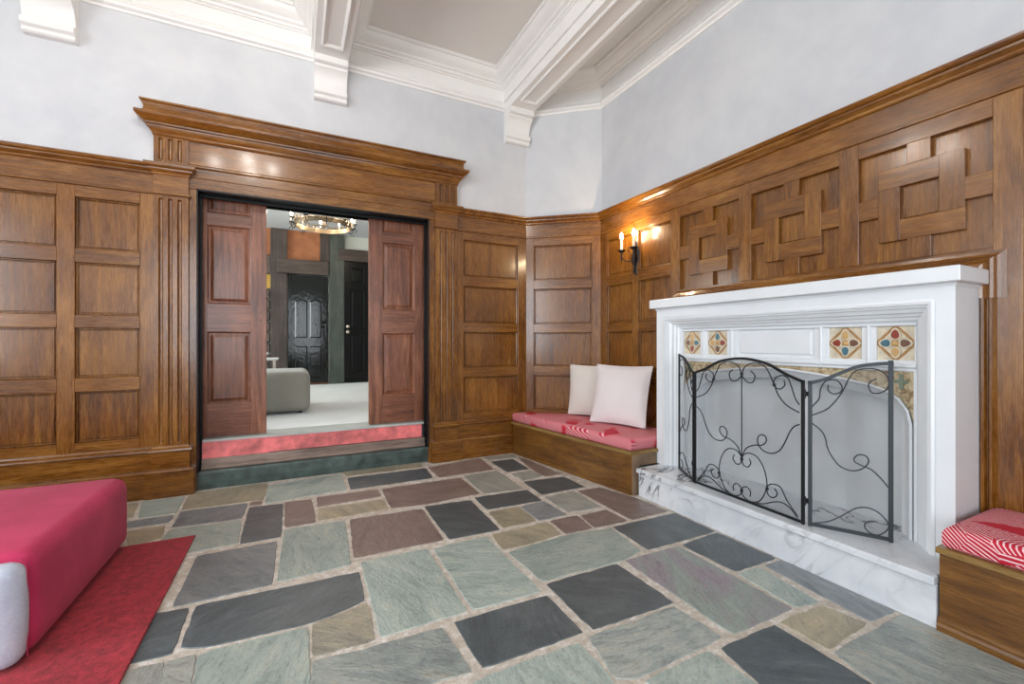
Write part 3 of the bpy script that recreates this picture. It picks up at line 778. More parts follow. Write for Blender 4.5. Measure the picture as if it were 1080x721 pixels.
def doorcase():
    r = empty('trim_14', (.25, YB, 0), 'carved oak doorcase with fluted pilasters around the wide doorway', 'doorcase', kind=S)
    D = .055
    cP = [(.0,2.497),(.004,2.497),(.01,2.505),(.01,2.515),(.018,2.522),(.028,2.535),(.03,2.545),(.042,2.55),(.05,2.562),(.052,2.573),(.052,2.580),(0,2.580)]
    for side, (a, b) in enumerate(((-.977,-.757),(1.263,1.49))):
        w = b-a; cs = [a+w*.205, a+w*.475, a+w*.745] if side == 0 else [a+w*.255, a+w*.525, a+w*.795]
        nm = 'fluted oak pilaster left of the doorway' if side == 0 else 'fluted oak pilaster right of the doorway'
        bm = BM(); flute_face(bm, FB, a, b, .37, 2.345, D, cs, .415, 2.305); p = obj('pilaster', bm, W_V, r, smooth=40)
        bm = BM(); bx(bm, FB, a-.002, b+.002, 2.36, 2.50, 0, D+.004, .001); obj('pilaster_frieze', bm, W_X, r)
        bm = BM(); jogsweep(bm, FB, a, b, D, [(0,2.343),(.006,2.343),(.016,2.350),(.016,2.362),(0,2.368)]); obj('necking', bm, W_X, r, smooth=25)
        bm = BM(); jogsweep(bm, FB, a, b, D, cP); obj('capital', bm, W_X, r, smooth=25)
        bm = BM(); jogsweep(bm, FB, a, b, D, [(0,0),(.044,0),(.044,.196),(.038,.205),(.032,.209),(.012,.210),(.012,.338),(.022,.343),(.028,.352),(.026,.364),(.016,.372),(.008,.376),(.004,.388),(0,.388)]); obj('plinth', bm, W_X, r, smooth=25)
        bm = BM(); flute_face(bm, FB, a, b, 2.58, 2.835, D-.005, cs, 2.635, 2.775, .015); obj('upper_block', bm, W_V, r, smooth=40)
    # casing strips beside and above the opening
    for a, b in ((-.757,-.705),(1.195,1.263)):
        bm = BM(); bx(bm, FB, a, b, .0, 2.424, 0, .03, .002); bx(bm, FB, a, b, 0, .2, .03, .06, .002); obj('jamb_casing', bm, W_V, r)
    bm = BM(); bx(bm, FB, -.757, 1.263, 2.425, 2.515, 0, .03, .002); bx(bm, FB, -.757, 1.263, 2.515, 2.60, 0, .034, .003)
    line(bm, FB, -.757, 1.263, [(0,2.59),(.036,2.59),(.046,2.60),(.046,2.612),(.036,2.622),(0,2.622)]); obj('head_casing', bm, W_X, r)
    bm = BM(); bx(bm, FB, -.757, 1.263, 2.615, 2.835, 0, .037, .001); obj('lintel_board', bm, W_X, r)
    # main cornice
    cM = [(-.03,2.80),(.002,2.80),(.010,2.812),(.010,2.822),(.02,2.835),(.034,2.86),(.036,2.868),(.05,2.872),(.052,2.885),(.092,2.915),(.098,2.925),(.098,2.945),(.085,2.95),(.062,2.955),(.052,2.975),(.05,3.0),(.06,3.025),(.072,3.032),(.072,3.045),(-.03,3.045)]
    bm = BM(); jogsweep(bm, FB, -.977, 1.49, D-.005, cM); obj('cornice', bm, W_X, r, smooth=25)
    # black metal angle lining the opening
    bm = BM()
    wbox(bm, OX0-.006, OX0+.004, 4.245, 4.37, .145, OZ+.01); wbox(bm, OX1-.004, OX1+.006, 4.245, 4.37, .145, OZ+.01); wbox(bm, OX0, OX1, 4.245, 4.37, OZ-.004, OZ+.01)
    wbox(bm, OX0+.004, OX0+.016, 4.335, 4.37, .145, OZ); wbox(bm, OX1-.016, OX1-.004, 4.335, 4.37, .145, OZ)
    wbox(bm, OX0, OX1, 4.35, 4.37, OZ-.025, OZ)
    obj('metal_lining', bm, BLKM, r, label='black metal angle lining the opening')
    # track over the doors
    bm = BM(); wbox(bm, OX0, OX1, 4.38, 4.40, OZ-.01, OZ+.05); wbox(bm, OX0, OX1, 4.47, 4.488, OZ-.02, OZ+.05); obj('door_track', bm, BLKM, r, label='black sliding door track')

    # steps up to the adjoining room
    r = empty('trim_15', (.25, 4.3, 0), 'threshold of slate step, worn board and pink painted riser below the doorway', 'threshold', kind=S)
    bm = BM(); n = 40; rr = random.Random(5); pts = []
    top = []
    for i in range(n+1):
        x = -.708+(1.198+.708)*i/n; j = rr.uniform(-.0015,.0015)
        top.append((x, j))
    vl = [[bm.verts.new((x, 4.288+j*.6, -.01)), bm.verts.new((x, 4.284+j, .06)), bm.verts.new((x, 4.287-j, .125)), bm.verts.new((x, 4.298+j*.5, .145+j*.3)), bm.verts.new((x, 4.60, .145)), bm.verts.new((x, 4.60, -.01))] for x, j in top]
    for A, Bq in zip(vl, vl[1:]):
        for k in range(6): l = (k+1) % 6; bm.faces.new((A[k],A[l],Bq[l],Bq[k]))
    bm.faces.new(vl[0]); bm.faces.new(vl[-1][::-1]); obj('slate_step', bm, SLATE_STEP, r, label='dark green slate step')
    bm = BM(); pr = [(4.60,.146),(4.325,.146),(4.318,.152),(4.316,.165),(4.322,.176),(4.330,.18),(4.334,.236),(4.60,.236)]
    poly_prism(bm, [Vector((-.685, y, z)) for y, z in pr], [Vector((1.175, y, z)) for y, z in pr]); obj('worn_board', bm, GREYW, r, label='worn grey brown board')
    bm = BM(); wbox(bm, -.685, 1.15, 4.345, 4.60, .24, .366, .002); wbox(bm, -.685, -.2, 4.343, 4.35, .236, .37); obj('riser', bm, PINKP, r, label='pink painted riser')
    bm = BM(); wbox(bm, -.685, 1.175, 4.352, 4.60, .3665, .388, .003); obj('nosing', bm, plain('grey_nosing', (176,180,176), .6, var=.08), r, label='grey edge strip')
doorcase()

# ------------------------------------------------------------------ sliding doors
def raised(bm, fr, u0, u1, z0, z1, d):
    """moulded sticking plus raised field inside a frame opening; d = frame face"""
    P = fr.P
    def ring(i0, a, i1, b):
        q0 = [(u0+i0,z0+i0),(u1-i0,z0+i0),(u1-i0,z1-i0),(u0+i0,z1-i0)]; q1 = [(u0+i1,z0+i1),(u1-i1,z0+i1),(u1-i1,z1-i1),(u0+i1,z1-i1)]
        va = [bm.verts.new(P(*q, a)) for q in q0]; vb = [bm.verts.new(P(*q, b)) for q in q1]
        for k in range(4): l = (k+1) % 4; bm.faces.new((va[k],va[l],vb[l],vb[k]))
        return vb
    ring(0, d, .008, d-.004); ring(.008, d-.004, .014, d-.013); ring(.014, d-.013, .022, d-.013)
    v = ring(.022, d-.013, .048, d-.004); bm.faces.new(v)

def pocket_door(n, u0, u1, cols, label, hidden):
    fr = Fr((0, 4.455), (1, 0), (0, -1)); d = .04; zb, zt = .395, 2.62
    rows = [(.672,1.288),(1.522,2.19),(2.292,2.46)]
    r = empty('door_%d' % n, ((u0+u1)/2, 4.435, zb), label, 'door', kind=S)
    us = [u0]+[q for c in cols for q in c]+[u1]
    for i in range(0, len(us), 2):
        bm = BM(); bx(bm, fr, us[i], us[i+1], zb, zt, 0, d, .001); obj('stile', bm, M_V, r)
    zs = [zb]+[q for w in rows for q in w]+[zt]
    for a, b in cols:
        for i in range(0, len(zs), 2):
            bm = BM(); bx(bm, fr, a, b, zs[i], zs[i+1], 0, d, .001); obj('rail', bm, M_X, r)
        for z0, z1 in rows:
            bm = BM(); raised(bm, fr, a, b, z0, z1, d); bx(bm, fr, a, b, z0, z1, 0, d-.02); obj('panel', bm, M_V, r)
    # small bored holes of the missing lock
    if n == 1:
        bm = BM()
        for z in (1.46, 1.39):
            vs = [bm.verts.new(fr.P(u1-.045+.006*cos(2*pi*k/10), z+.006*sin(2*pi*k/10), d+.0008)) for k in range(10)]
            bm.faces.new(vs)
        obj('lock_hole', bm, BLKM, r)
pocket_door(1, -1.16, -.226, [(-1.045,-.765),(-.662,-.342)], 'left sliding door of reddish brown raised panels, half open', 0)
pocket_door(2, .646, 1.58, [(.775,1.092),(1.19,1.47)], 'right sliding door of reddish brown raised panels, half open', 0)

# ================================================================== ADJOINING ROOM
YH = 9.19; CH2 = 3.30
def hall():
    bm = BM(); wbox(bm, -4.3, 4.3, 4.60, YH+.2, FZ-.1, FZ)
    tag(obj('floor', bm, CARP), 'white carpet floor of the adjoining room', 'floor', kind=S)
    bm = BM(); wbox(bm, -4.3, 4.3, 4.58, YH+.2, CH2, CH2+.1)
    tag(obj('ceiling', bm, PLAS), 'plain white ceiling of the adjoining room', 'ceiling', kind=S)
    bm = BM(); wbox(bm, -4.3, 4.3, YH, YH+.1, FZ-.1, CH2)
    tag(obj('wall_far', bm, plain('pale_wall', (214,220,214), .7)), 'pale wall of the adjoining room carrying the black doors', 'wall', kind=S)
    bm = BM(); wbox(bm, 4.2, 4.3, 4.58, YH, FZ-.1, CH2)
    tag(obj('wall_hall_right', bm, PLAS), 'white side wall of the adjoining room, to the right', 'wall', kind=S)
    bm = BM()
    wbox(bm, -4.3, -4.2, 4.58, YH, FZ-.1, 1.1); wbox(bm, -4.3, -4.2, 4.58, YH, 2.9, CH2); wbox(bm, -4.3, -4.2, 4.58, 5.2, 1.1, 2.9); wbox(bm, -4.3, -4.2, 8.4, YH, 1.1, 2.9)
    tag(obj('wall_hall_left', bm, PLAS), 'white side wall of the adjoining room with its window, to the left', 'wall', kind=S)
    F = Fr((0, YH), (1, 0), (0, -1))
    # dark timber framing
    def tim(n, u0, u1, z0, z1, d, mat, label):
        bm = BM(); bx(bm, F, u0, u1, z0, z1, 0, d, .008)
        tag(obj('trim_%d' % n, bm, mat), label, 'timber beam', kind=S)
    tim(16, -.40, -.125, FZ, CH2, .10, TIM_V, 'dark old timber post left of the glossy black plank door')
    tim(17, -.30, .575, 2.475, 2.74, .16, TIM_X, 'dark old timber lintel over the glossy black plank door')
    tim(18, .435, .60, 2.74, CH2, .09, TIM_V, 'short dark timber stub above the lintel')
    bm = BM(); bx(bm, F, .60, .868, FZ, CH2, 0, .12, .008)
    tag(obj('trim_19', bm, wood('green_grey_post', (40,46,42), (66,74,68), (92,96,88), axis='z', rough=.5, coat=0)), 'wide grey green timber post between the two black doors', 'timber beam', kind=S)
    tim(20, .76, 1.9, 2.79, 3.02, .14, TIM_X, 'dark timber beam over the black six panel door')
    bm = BM(); bx(bm, F, -.125, .435, 2.74, CH2, 0, .03)
    tag(obj('wall_infill', bm, ORNG), 'ochre plaster infill above the lintel of the glossy black door', 'wall infill', kind=S)
    bm = BM(); bx(bm, F, -1.4, -.40, 2.80, CH2, 0, .03)
    tag(obj('wall_infill', bm, ORNG), 'ochre plaster infill left of the old timber post', 'wall infill', kind=S)
    bm = BM()
    for k in range(9): bx(bm, F, -1.4, -.40, FZ+k*.2, FZ+k*.2+.19, 0, .07, .02)
    bx(bm, F, -1.4, -.40, 2.45, 2.80, 0, .09, .01)
    tag(obj('wall_logs', bm, TIM_X), 'dark log wall left of the old timber post', 'log wall', kind=S)
    bm = BM(); bx(bm, F, -1.4, -.40, 2.19, 2.45, 0, .03)
    tag(obj('wall_infill', bm, YEL), 'yellow infill strip above the dark log wall', 'wall infill', kind=S)

    # glossy plank door
    r = empty('door_3', (.23, YH-.05, FZ), 'glossy black plank door with arched top panels and a brown sill', 'door', kind=S)
    def arch_pts(u0, u1, z0, z1, rise, n=8):
        return [(u0,z0),(u1,z0),(u1,z1-rise)]+[(u1+(u0-u1)*k/n, z1-rise+rise*sin(pi*k/n)*(.9) ) for k in range(1,n)]+[(u0,z1-rise)]
    bm = BM(); bx(bm, F, -.115, .575, FZ+.03, 2.46, 0, .05, .004); obj('leaf', bm, BLKW, r)
    bm = BM()
    for a, b in ((-.115,-.055),(.515,.575)): bx(bm, F, a, b, FZ+.03, 2.46, .05, .075, .004)
    bx(bm, F, -.055, .515, 2.38, 2.46, .05, .075, .004); obj('door_frame', bm, BLKW, r)
    for (a, b, z0, z1, q) in ((.0,.215,1.28,2.02,.05),(.255,.46,1.28,2.02,.05),(.0,.215,.52,1.12,0),(.255,.46,.52,1.12,0)):
        bm = BM(); P = arch_pts(a, b, z0, z1, q+.001)
        poly_prism(bm, [F.P(u, z, .05) for u, z in P], [F.P(u+(.02 if u < (a+b)/2 else -.02), z+(.02 if z < (z0+z1)/2 else -.02), .062) for u, z in P]); obj('panel', bm, BLKW, r)
    bm = BM()
    for z in (1.585, 1.49):
        c = F.P(.487, z, .05)
        t = BM(); lathe(t, (0,0,0), [(0,0),(.03,0),(.03,.008),(.014,.014),(.014,.03),(.026,.036),(.028,.05),(.018,.06),(0,.062)], 14)
        bmesh.ops.transform(t, matrix=Matrix.Translation(c) @ Matrix.Rotation(pi/2, 4, 'X'), verts=t.verts[:])
        me = bpy.data.meshes.new('k'); t.to_mesh(me); t.free(); bm.from_mesh(me); bpy.data.meshes.remove(me)
    obj('door_knob', bm, BLKM, r, smooth=True)
    bm = BM(); bx(bm, F, -.12, .58, FZ, FZ+.03, 0, .12, .004); obj('sill', bm, B_Y, r, label='brown wooden sill')

    # six panel door
    r = empty('door_4', (1.3, YH-.05, FZ), 'black six panel door with a silver knob, right of the green grey post', 'door', kind=S)
    a, b = .875, 1.75
    bm = BM(); rows = [(.60,1.34),(1.47,2.24),(2.37,2.68)]; cols = [(.985,1.245),(1.38,1.64)]
    us = [a]+[q for c in cols for q in c]+[b]; zs = [FZ+.01]+[q for w in rows for q in w]+[2.79]
    for i in range(0, 6, 2): bx(bm, F, us[i], us[i+1], zs[0], zs[-1], 0, .06)
    for c0, c1 in cols:
        for i in range(0, 8, 2): bx(bm, F, c0, c1, zs[i], zs[i+1], 0, .06)
    obj('leaf', bm, BLKD, r)
    for c0, c1 in cols:
        for z0, z1 in rows:
            bm = BM(); raised(bm, F, c0, c1, z0, z1, .06); obj('panel', bm, BLKD, r)
    bm = BM()
    for z in (1.505, 1.40):
        t = BM(); lathe(t, (0,0,0), [(0,0),(.032,0),(.032,.008),(.012,.012),(.012,.03),(.026,.036),(.028,.05),(.016,.06),(0,.062)], 14)
        bmesh.ops.transform(t, matrix=Matrix.Translation(F.P(.935, z, .06)) @ Matrix.Rotation(pi/2, 4, 'X'), verts=t.verts[:])
        me = bpy.data.meshes.new('k'); t.to_mesh(me); t.free(); bm.from_mesh(me); bpy.data.meshes.remove(me)
    obj('door_knob', bm, CHR, r, smooth=True, label='silver knob and lock')

    # ottoman
    r = empty('ottoman', (-.35, 5.95, FZ), 'low grey beige ottoman on the white carpet beyond the doorway', 'ottoman')
    bm = BM(); soft_box(bm, -1.25, .155, 5.45, 6.35, FZ+.025, .862, .075, 6, .012, n=3); obj('upholstery', bm, GREYO, r, smooth=60)
    for x in (-1.15, .05):
        for y in (5.55, 6.25):
            bm = BM(); wbox(bm, x-.025, x+.025, y-.025, y+.025, FZ, FZ+.05); obj('foot', bm, BLKM, r)
    # nesting side tables
    for k, (x1, y, z, w) in enumerate(((-.20, 6.75, .985, .5), (-.34, 7.15, 1.05, .45))):
        r = empty('side_table', (x1-w/2, y, FZ), ['lower white lacquer side table behind the grey ottoman', 'taller white lacquer side table, half hidden by the left sliding door'][k], 'side table')
        bm = BM(); soft_box(bm, x1-w, x1, y-.2, y+.2, z-.03, z, .012, 3); obj('table_top', bm, WPL, r, smooth=40)
        for sx in (x1-w+.05, x1-.05):
            for sy in (y-.16, y+.16):
                bm = BM(); wbox(bm, sx-.012, sx+.012, sy-.012, sy+.012, FZ, z-.03); obj('leg', bm, CHR, r)

    # chandelier
    cx, cy, cz, R = .375, 6.9, 2.90, .375
    r = empty('chandelier', (cx, cy, cz-.1), 'ring chandelier with lit candle bulbs beyond the doorway', 'chandelier')
    bm = BM()
    lathe(bm, (cx,cy,cz), [(R-.008,-.032),(R+.006,-.032),(R+.010,-.024),(R,-.02),(R,.02),(R+.010,.024),(R+.006,.032),(R-.008,.032)], 48, ring=True)
    obj('ring_band', bm, AGED, r, smooth=30)
    bm = BM()
    for k in range(24):     # pierced scrollwork round the band
        a = 2*pi*k/24
        pts = [(cx+(R+.012)*cos(a+da), cy+(R+.012)*sin(a+da), cz+dz) for da, dz in ((-.11,-.03),(-.06,.05),(0,.075),(.05,.05),(.04,.02),(0,.02),(-.01,.045))]
        tube(bm, catmull(pts, 3), .005, 5)
    obj('scrollwork', bm, AGED, r, smooth=True)
    bm = BM(); pts = []
    lathe(bm, (cx,cy,cz), [(0,-.04),(.02,-.03),(.035,0),(.02,.03),(.015,.10),(.03,.14),(.015,.18),(.008,.22),(.008,CH2-cz-.04),(.05,CH2-cz-.03),(.06,CH2-cz-.001)], 16)
    for k in range(4):
        a = 2*pi*k/4+.3
        tube(bm, catmull([(cx+.02*cos(a), cy+.02*sin(a), cz+.0), (cx+.15*cos(a), cy+.15*sin(a), cz-.02), (cx+.3*cos(a), cy+.3*sin(a), cz+.02), (cx+R*cos(a), cy+R*sin(a), cz)], 5), .007, 6)
        tube(bm, catmull([(cx+.012*cos(a), cy+.012*sin(a), cz+.2), (cx+.08*cos(a), cy+.08*sin(a), cz+.13), (cx+.06*cos(a), cy+.06*sin(a), cz+.07), (cx+.03*cos(a), cy+.03*sin(a), cz+.1)], 5), .006, 6)
    obj('stem', bm, AGED, r, smooth=True)
    for k in range(10):
        a = 2*pi*k/10+.35; x, y = cx+(R+.06)*cos(a), cy+(R+.06)*sin(a)
        bm = BM()
        tube(bm, catmull([(cx+R*cos(a), cy+R*sin(a), cz-.02), (cx+(R+.03)*cos(a), cy+(R+.03)*sin(a), cz-.05), (x, y, cz-.03), (x, y, cz+.02)], 5), .006, 6)
        lathe(bm, (x,y,cz+.02), [(.004,0),(.03,.008),(.034,.016),(.014,.02)], 12)
        tube(bm, catmull([(x, y, cz-.03), (cx+(R+.09)*cos(a), cy+(R+.09)*sin(a), cz-.06), (x, y, cz-.085), (cx+(R+.04)*cos(a), cy+(R+.04)*sin(a), cz-.06)], 4), .004, 5)
        arm = obj('arm', bm, BRZ, r, smooth=True)
        bm = BM(); lathe(bm, (x,y,cz+.038), [(.011,0),(.011,.085),(.006,.09)], 10); obj('candle_sleeve', bm, WAX, arm, smooth=True)
        bm = BM(); lathe(bm, (x,y,cz+.128), [(0,0),(.016,.01),(.022,.028),(.014,.052),(0,.07)], 10); obj('bulb', bm, BULB, arm, smooth=True)
hall()

# ================================================================== FIREPLACE
YC = 1.738
def fireplace():
    XF, XFI = 2.63, 2.73; Y0, Y1 = .846, 2.63; ZS = .22; XW = XR-.027
    r = empty('fireplace', (2.78, YC, ZS), 'white painted fireplace surround with tudor arch and decorative tiles', 'fireplace')
    bm = BM(); wbox(bm, 2.578, XW, .815, 2.662, 1.468, 1.537, .004); obj('mantel_shelf', bm, WHITE, r)
    # outer case
    A0, A1, AZ = .926, 2.550, 1.387          # opening of the case: inner edge of its flat face
    bm = BM(); wbox(bm, XF, XW, Y0, A0, ZS, 1.468); wbox(bm, XF, XW, A1, Y1, ZS, 1.468); wbox(bm, XF, XW, A0, A1, AZ, 1.468)
    # bed mould under the shelf
    pr = [(0,1.452),(.004,1.452),(.006,1.458),(.008,1.468),(0,1.468)]
    R = []
    for (x, y, sx, sy) in ((XW,Y0,0,-1),(XF,Y0,-1,-1),(XF,Y1,-1,1),(XW,Y1,0,1)):
        R.append([bm.verts.new((x+sx*d, y+sy*d, z)) for d, z in pr])
    for P, Q in zip(R, R[1:]):
        for j in range(len(pr)): l = (j+1) % len(pr); bm.faces.new((P[j],P[l],Q[l],Q[j]))
    obj('case', bm, WHITE, r, smooth=25)
    # mitred bolection moulding stepping back to the field
    prof = [(0,XF+.0),(-.012,XF-.006),(-.0,XF-.010),(.012,XF-.006),(.014,XF+.008),(.024,XF+.012),(.028,XF+.024),(.045,XF+.036),(.050,XF+.055),(.062,XF+.062),(.066,XF+.075),(.080,XF+.082),(.084,XFI-.006),(.092,XFI)]
    bm = BM(); R = []
    for (y, z, sy, sz) in ((A1, ZS, -1, 0), (A1, AZ, -1, -1), (A0, AZ, 1, -1), (A0, ZS, 1, 0)):
        R.append([bm.verts.new((x, y+sy*i, z+sz*i)) for i, x in prof])
    for P, Q in zip(R, R[1:]):
        for j in range(len(prof)-1): bm.faces.new((P[j],P[j+1],Q[j+1],Q[j]))
    obj('surround_moulding', bm, WHITE, r, smooth=35)
    # field
    F0, F1, FT = A0+.092, A1-.092, AZ-.092    # 1.018 .. 2.458, top 1.295
    hw = .705
    half = [(0,1.040),(.1,1.036),(.25,1.022),(.40,1.003),(.52,.982),(.60,.955),(.655,.915),(.69,.86),(.705,.79),(.705,ZS)]
    outer = [(-u, z) for u, z in half[::-1]]+half[1:]
    def offs(pts, d):
        out = []
        for i, p in enumerate(pts):
            a = Vector(pts[i-1]) if i else Vector(pts[0]); b = Vector(pts[i+1]) if i < len(pts)-1 else Vector(pts[-1])
            t = (b-a).normalized(); n = Vector((t.y, -t.x))
            q = Vector(p)+n*d
            if i in (0, len(pts)-1): q = Vector((p[0]+(-d if p[0] > 0 else d), p[1]))
            out.append((q.x, q.y))
        return out
    aprof = [(0,XFI-.004),(.008,XFI-.014),(.018,XFI-.006),(.022,XFI+.012),(.036,XFI+.020),(.040,XFI+.036),(.052,XFI+.042),(.056,XFI+.06),(.070,XFI+.066),(.072,XFI+.10),(.072,XFI+.165)]
    bm = BM(); rows = []
    for d, x in aprof:
        rows.append([bm.verts.new((x, YC+u, z)) for u, z in offs(outer, d)])
    for P, Q in zip(rows, rows[1:]):
        for j in range(len(P)-1): bm.faces.new((P[j],P[j+1],Q[j+1],Q[j]))
    obj('arch_moulding', bm, WHITE, r, smooth=40)
    # field above the arch: rails and stiles framing tiles
    TL = [(2.297,2.461),(2.057,2.232),(1.271,1.445),(1.045,1.215)]
    TL = [(2.292,2.448),(2.066,2.225),(1.251,1.41),(1.028,1.184)]
    z0, z1 = 1.108, 1.280
    bm = BM(); XB = XFI
    def fb(y0, y1, w0, w1, x=XFI, b=.003): wbox(bm, x, XFI+.1, y0, y1, w0, w1, b)
    fb(F0, F1, z1, FT+.003); fb(F0, F1, 1.052, z0)
    edges = [F1, 2.448, 2.292, 2.225, 2.066, 1.985, 1.491, 1.41, 1.251, 1.184, 1.028, F0]
    for i in range(0, len(edges)-1, 2): fb(edges[i+1], edges[i], z0, z1)
    bm2 = None
    obj('tile_frame', bm, WHITE, r)
    bm = BM()   # raised bead beneath the tile row and between the tiles
    for yy in ((F0-.0, F1),): tube(bm, [(XFI-.001, yy[0], 1.079), (XFI-.001, yy[1], 1.079)], .011, 8)
    for y in (2.2585, 2.025, 1.45, 1.2175): tube(bm, [(XFI-.001, y, 1.08), (XFI-.001, y, 1.287)], .009, 8)
    tube(bm, [(XFI-.001, F0, 1.288), (XFI-.001, F1, 1.288)], .008, 8)
    obj('bead', bm, WHITE, r, smooth=True)
    bm = BM(); wbox(bm, XFI+.012, XFI+.05, 1.491, 1.985, z0, z1)
    fr = Fr((XFI+.012, 0), (0, 1), (-1, 0)); frustum(bm, fr, 1.503, 1.973, z0+.012, z1-.012, 0, .008, .01); obj('blank_panel', bm, WHITE, r)
    # side strips beside the arch and spandrels with mosaic
    bm = BM()
    yA, yB = YC-hw, YC+hw
    wbox(bm, XFI, XFI+.1, F0-.002, F0+.012, ZS, 1.054); obj('arch_border', bm, WHITE, r)
    bm = BM(); wbox(bm, XFI, XFI+.1, F1-.012, F1+.002, ZS, 1.054); obj('arch_border', bm, WHITE, r)
    mos = MT('stone_mosaic'); vo = mos.N('ShaderNodeTexVoronoi'); vo.inputs['Scale'].default_value = 38; tc = mos.N('ShaderNodeTexCoord'); mos.L(tc.outputs['Object'], vo.inputs['Vector'])
    mos.L(mos.ramp(mos.noise(tc.outputs['Object'], 26, 4, .7, 1.0), [(.35, (122,96,66)), (.47, (176,156,120)), (.56, (206,192,164)), (.66, (186,158,108))]), mos.b.inputs['Base Color']); mos.set(Roughness=.5); mos.bump(vo.outputs['Distance'], .5, .006)
    for sgn, nm in ((-1, 'right'), (1, 'left')):
        bm = BM(); pts = [(u, z) for u, z in half if z > .55]+[(hw, .66)]
        lo = []
        top = [bm.verts.new((XFI+.012, YC+sgn*u, 1.056)) for u, z in pts]; bot = [bm.verts.new((XFI+.012, YC+sgn*u, z-.005)) for u, z in pts]
        for j in range(len(pts)-1): bm.faces.new((bot[j],bot[j+1],top[j+1],top[j]))
        o = obj('spandrel_mosaic', bm, mos.m, r, label='tan stone mosaic in the spandrel')
    sage = plain('sage_tessera', (122,136,118), .5)
    for (y, z) in ((YC-.655, 1.0), (YC+.655, 1.0)):      # green cross shapes in the spandrel corners
        bm = BM(); wbox(bm, XFI+.006, XFI+.013, y-.028, y+.028, z-.008, z+.008); wbox(bm, XFI+.0065, XFI+.013, y-.008, y+.008, z-.038, z-.0081); wbox(bm, XFI+.0065, XFI+.013, y-.008, y+.008, z+.0081, z+.038)
        obj('mosaic_cross', bm, sage, r, label='sage green cross in the mosaic')
    # closed back of the fire opening
    bm = BM(); wbox(bm, 2.885, XW, F0, F1, ZS, 1.06); obj('fire_back', bm, FBOX, r)
    # tiles
    SAND = plain('tile_sand', (204,194,172), .45, var=.08, vs=30); OCH = plain('tile_ochre', (164,124,74), .4, var=.1, vs=30)
    RED = plain('tile_oxblood', (140,62,48), .3); TEAL = plain('tile_teal', (72,110,122), .3); BRN = plain('tile_brown', (112,80,62), .3); HON = plain('tile_honey', (196,158,104), .35)
    cols = [(HON, BRN, RED, TEAL), (TEAL, HON, BRN, RED), (HON, RED, TEAL, BRN), (RED, TEAL, HON, BRN)]   # top, left, bottom, right
    for k, (a, b) in enumerate(TL):
        cy, cz, h = (a+b)/2, (z0+z1)/2, min((b-a), (z1-z0))/2
        hy, hz = (b-a)/2, (z1-z0)/2; x = XFI+.012
        bm = BM(); wbox(bm, x, x+.03, a, b, z0, z1); T = obj('tile', bm, SAND, r, label='sand tile with quatrefoil')
        bm = BM()
        def ringy(o1, o2, xa, xb):
            A = [(0,o1),(o1,0),(0,-o1),(-o1,0)]; B_ = [(0,o2),(o2,0),(0,-o2),(-o2,0)]
            def cl(P):
                o = []
                for q in range(4):
                    a_, b_ = P[q], P[(q+1) % 4]
                    for t_ in (0., .04, .12, .5, .88, .96): o.append((a_[0]+(b_[0]-a_[0])*t_, a_[1]+(b_[1]-a_[1])*t_))
                return [(max(-.99, min(.99, u)), max(-.99, min(.99, v))) for u, v in o]
            A = cl(A); B_ = cl(B_); m_ = len(A)
            va = [bm.verts.new((xa, cy+u*hy, cz+v*hz)) for u, v in A]; vb = [bm.verts.new((xb, cy+u*hy, cz+v*hz)) for u, v in B_]
            for i in range(m_): l = (i+1) % m_; bm.faces.new((va[i],va[l],vb[l],vb[i]))
        ringy(1.16,1.12,x,x-.005); ringy(1.12,.98,x-.005,x-.005); ringy(.98,.94,x-.005,x); obj('diamond_border', bm, OCH, T)
        for q, (du, dv) in enumerate(((0,.47),(.47,0),(0,-.47),(-.47,0))):
            # heart-shaped petal with a raised sand outline
            def petal(s):
                pts = []
                for i in range(14):
                    t = 2*pi*i/14; rr = s*(.92+.42*max(0, cos(t))**5-.12*max(0, -cos(t))**6)
                    pts.append((rr*cos(t)*1.05, rr*sin(t)))
                return pts
            an = math.atan2(dv, du)
            def place(pts, xx): return [(xx, cy+(du+u*cos(an)-v*sin(an))*hy, cz+(dv+u*sin(an)+v*cos(an))*hz) for u, v in pts]
            bm = BM(); lo = place(petal(.35), x-.001); hi = place(petal(.32), x-.007); poly_prism(bm, [Vector(p) for p in lo], [Vector(p) for p in hi]); ol = obj('petal_border', bm, SAND, T)
            bm = BM(); lo = place(petal(.26), x-.006); hi = place(petal(.20), x-.0095); poly_prism(bm, [Vector(p) for p in lo], [Vector(p) for p in hi])
            m4 = (cols[k][0], cols[k][1], cols[k][2], cols[k][3])[q]
            obj('petal', bm, m4, T)
        bm = BM(); t = BM(); bmesh.ops.create_icosphere(t, subdivisions=2, radius=.017)
        for v in t.verts: v.co += v.co.normalized()*.003*sin(9*math.atan2(v.co.z, v.co.y)); v.co.x *= .6
        bmesh.ops.transform(t, matrix=Matrix.Translation((x-.004, cy, cz)), verts=t.verts[:]); me = bpy.data.meshes.new('k'); t.to_mesh(me); t.free(); bm.from_mesh(me); bpy.data.meshes.remove(me)
        obj('rosette', bm, HON, T, smooth=True)
    # hearth
    r = empty('hearth', (2.66, 1.72, 0), 'white marble hearth with dark veins under the fireplace', 'hearth')
    bm = BM(); wbox(bm, 2.403, 2.93, .832, 2.592, 0, .182); obj('riser', bm, MARB, r)
    bm = BM(); wbox(bm, 2.378, 2.93, .832, 2.597, .182, .2195, .005); obj('slab', bm, MARB, r)
fireplace()

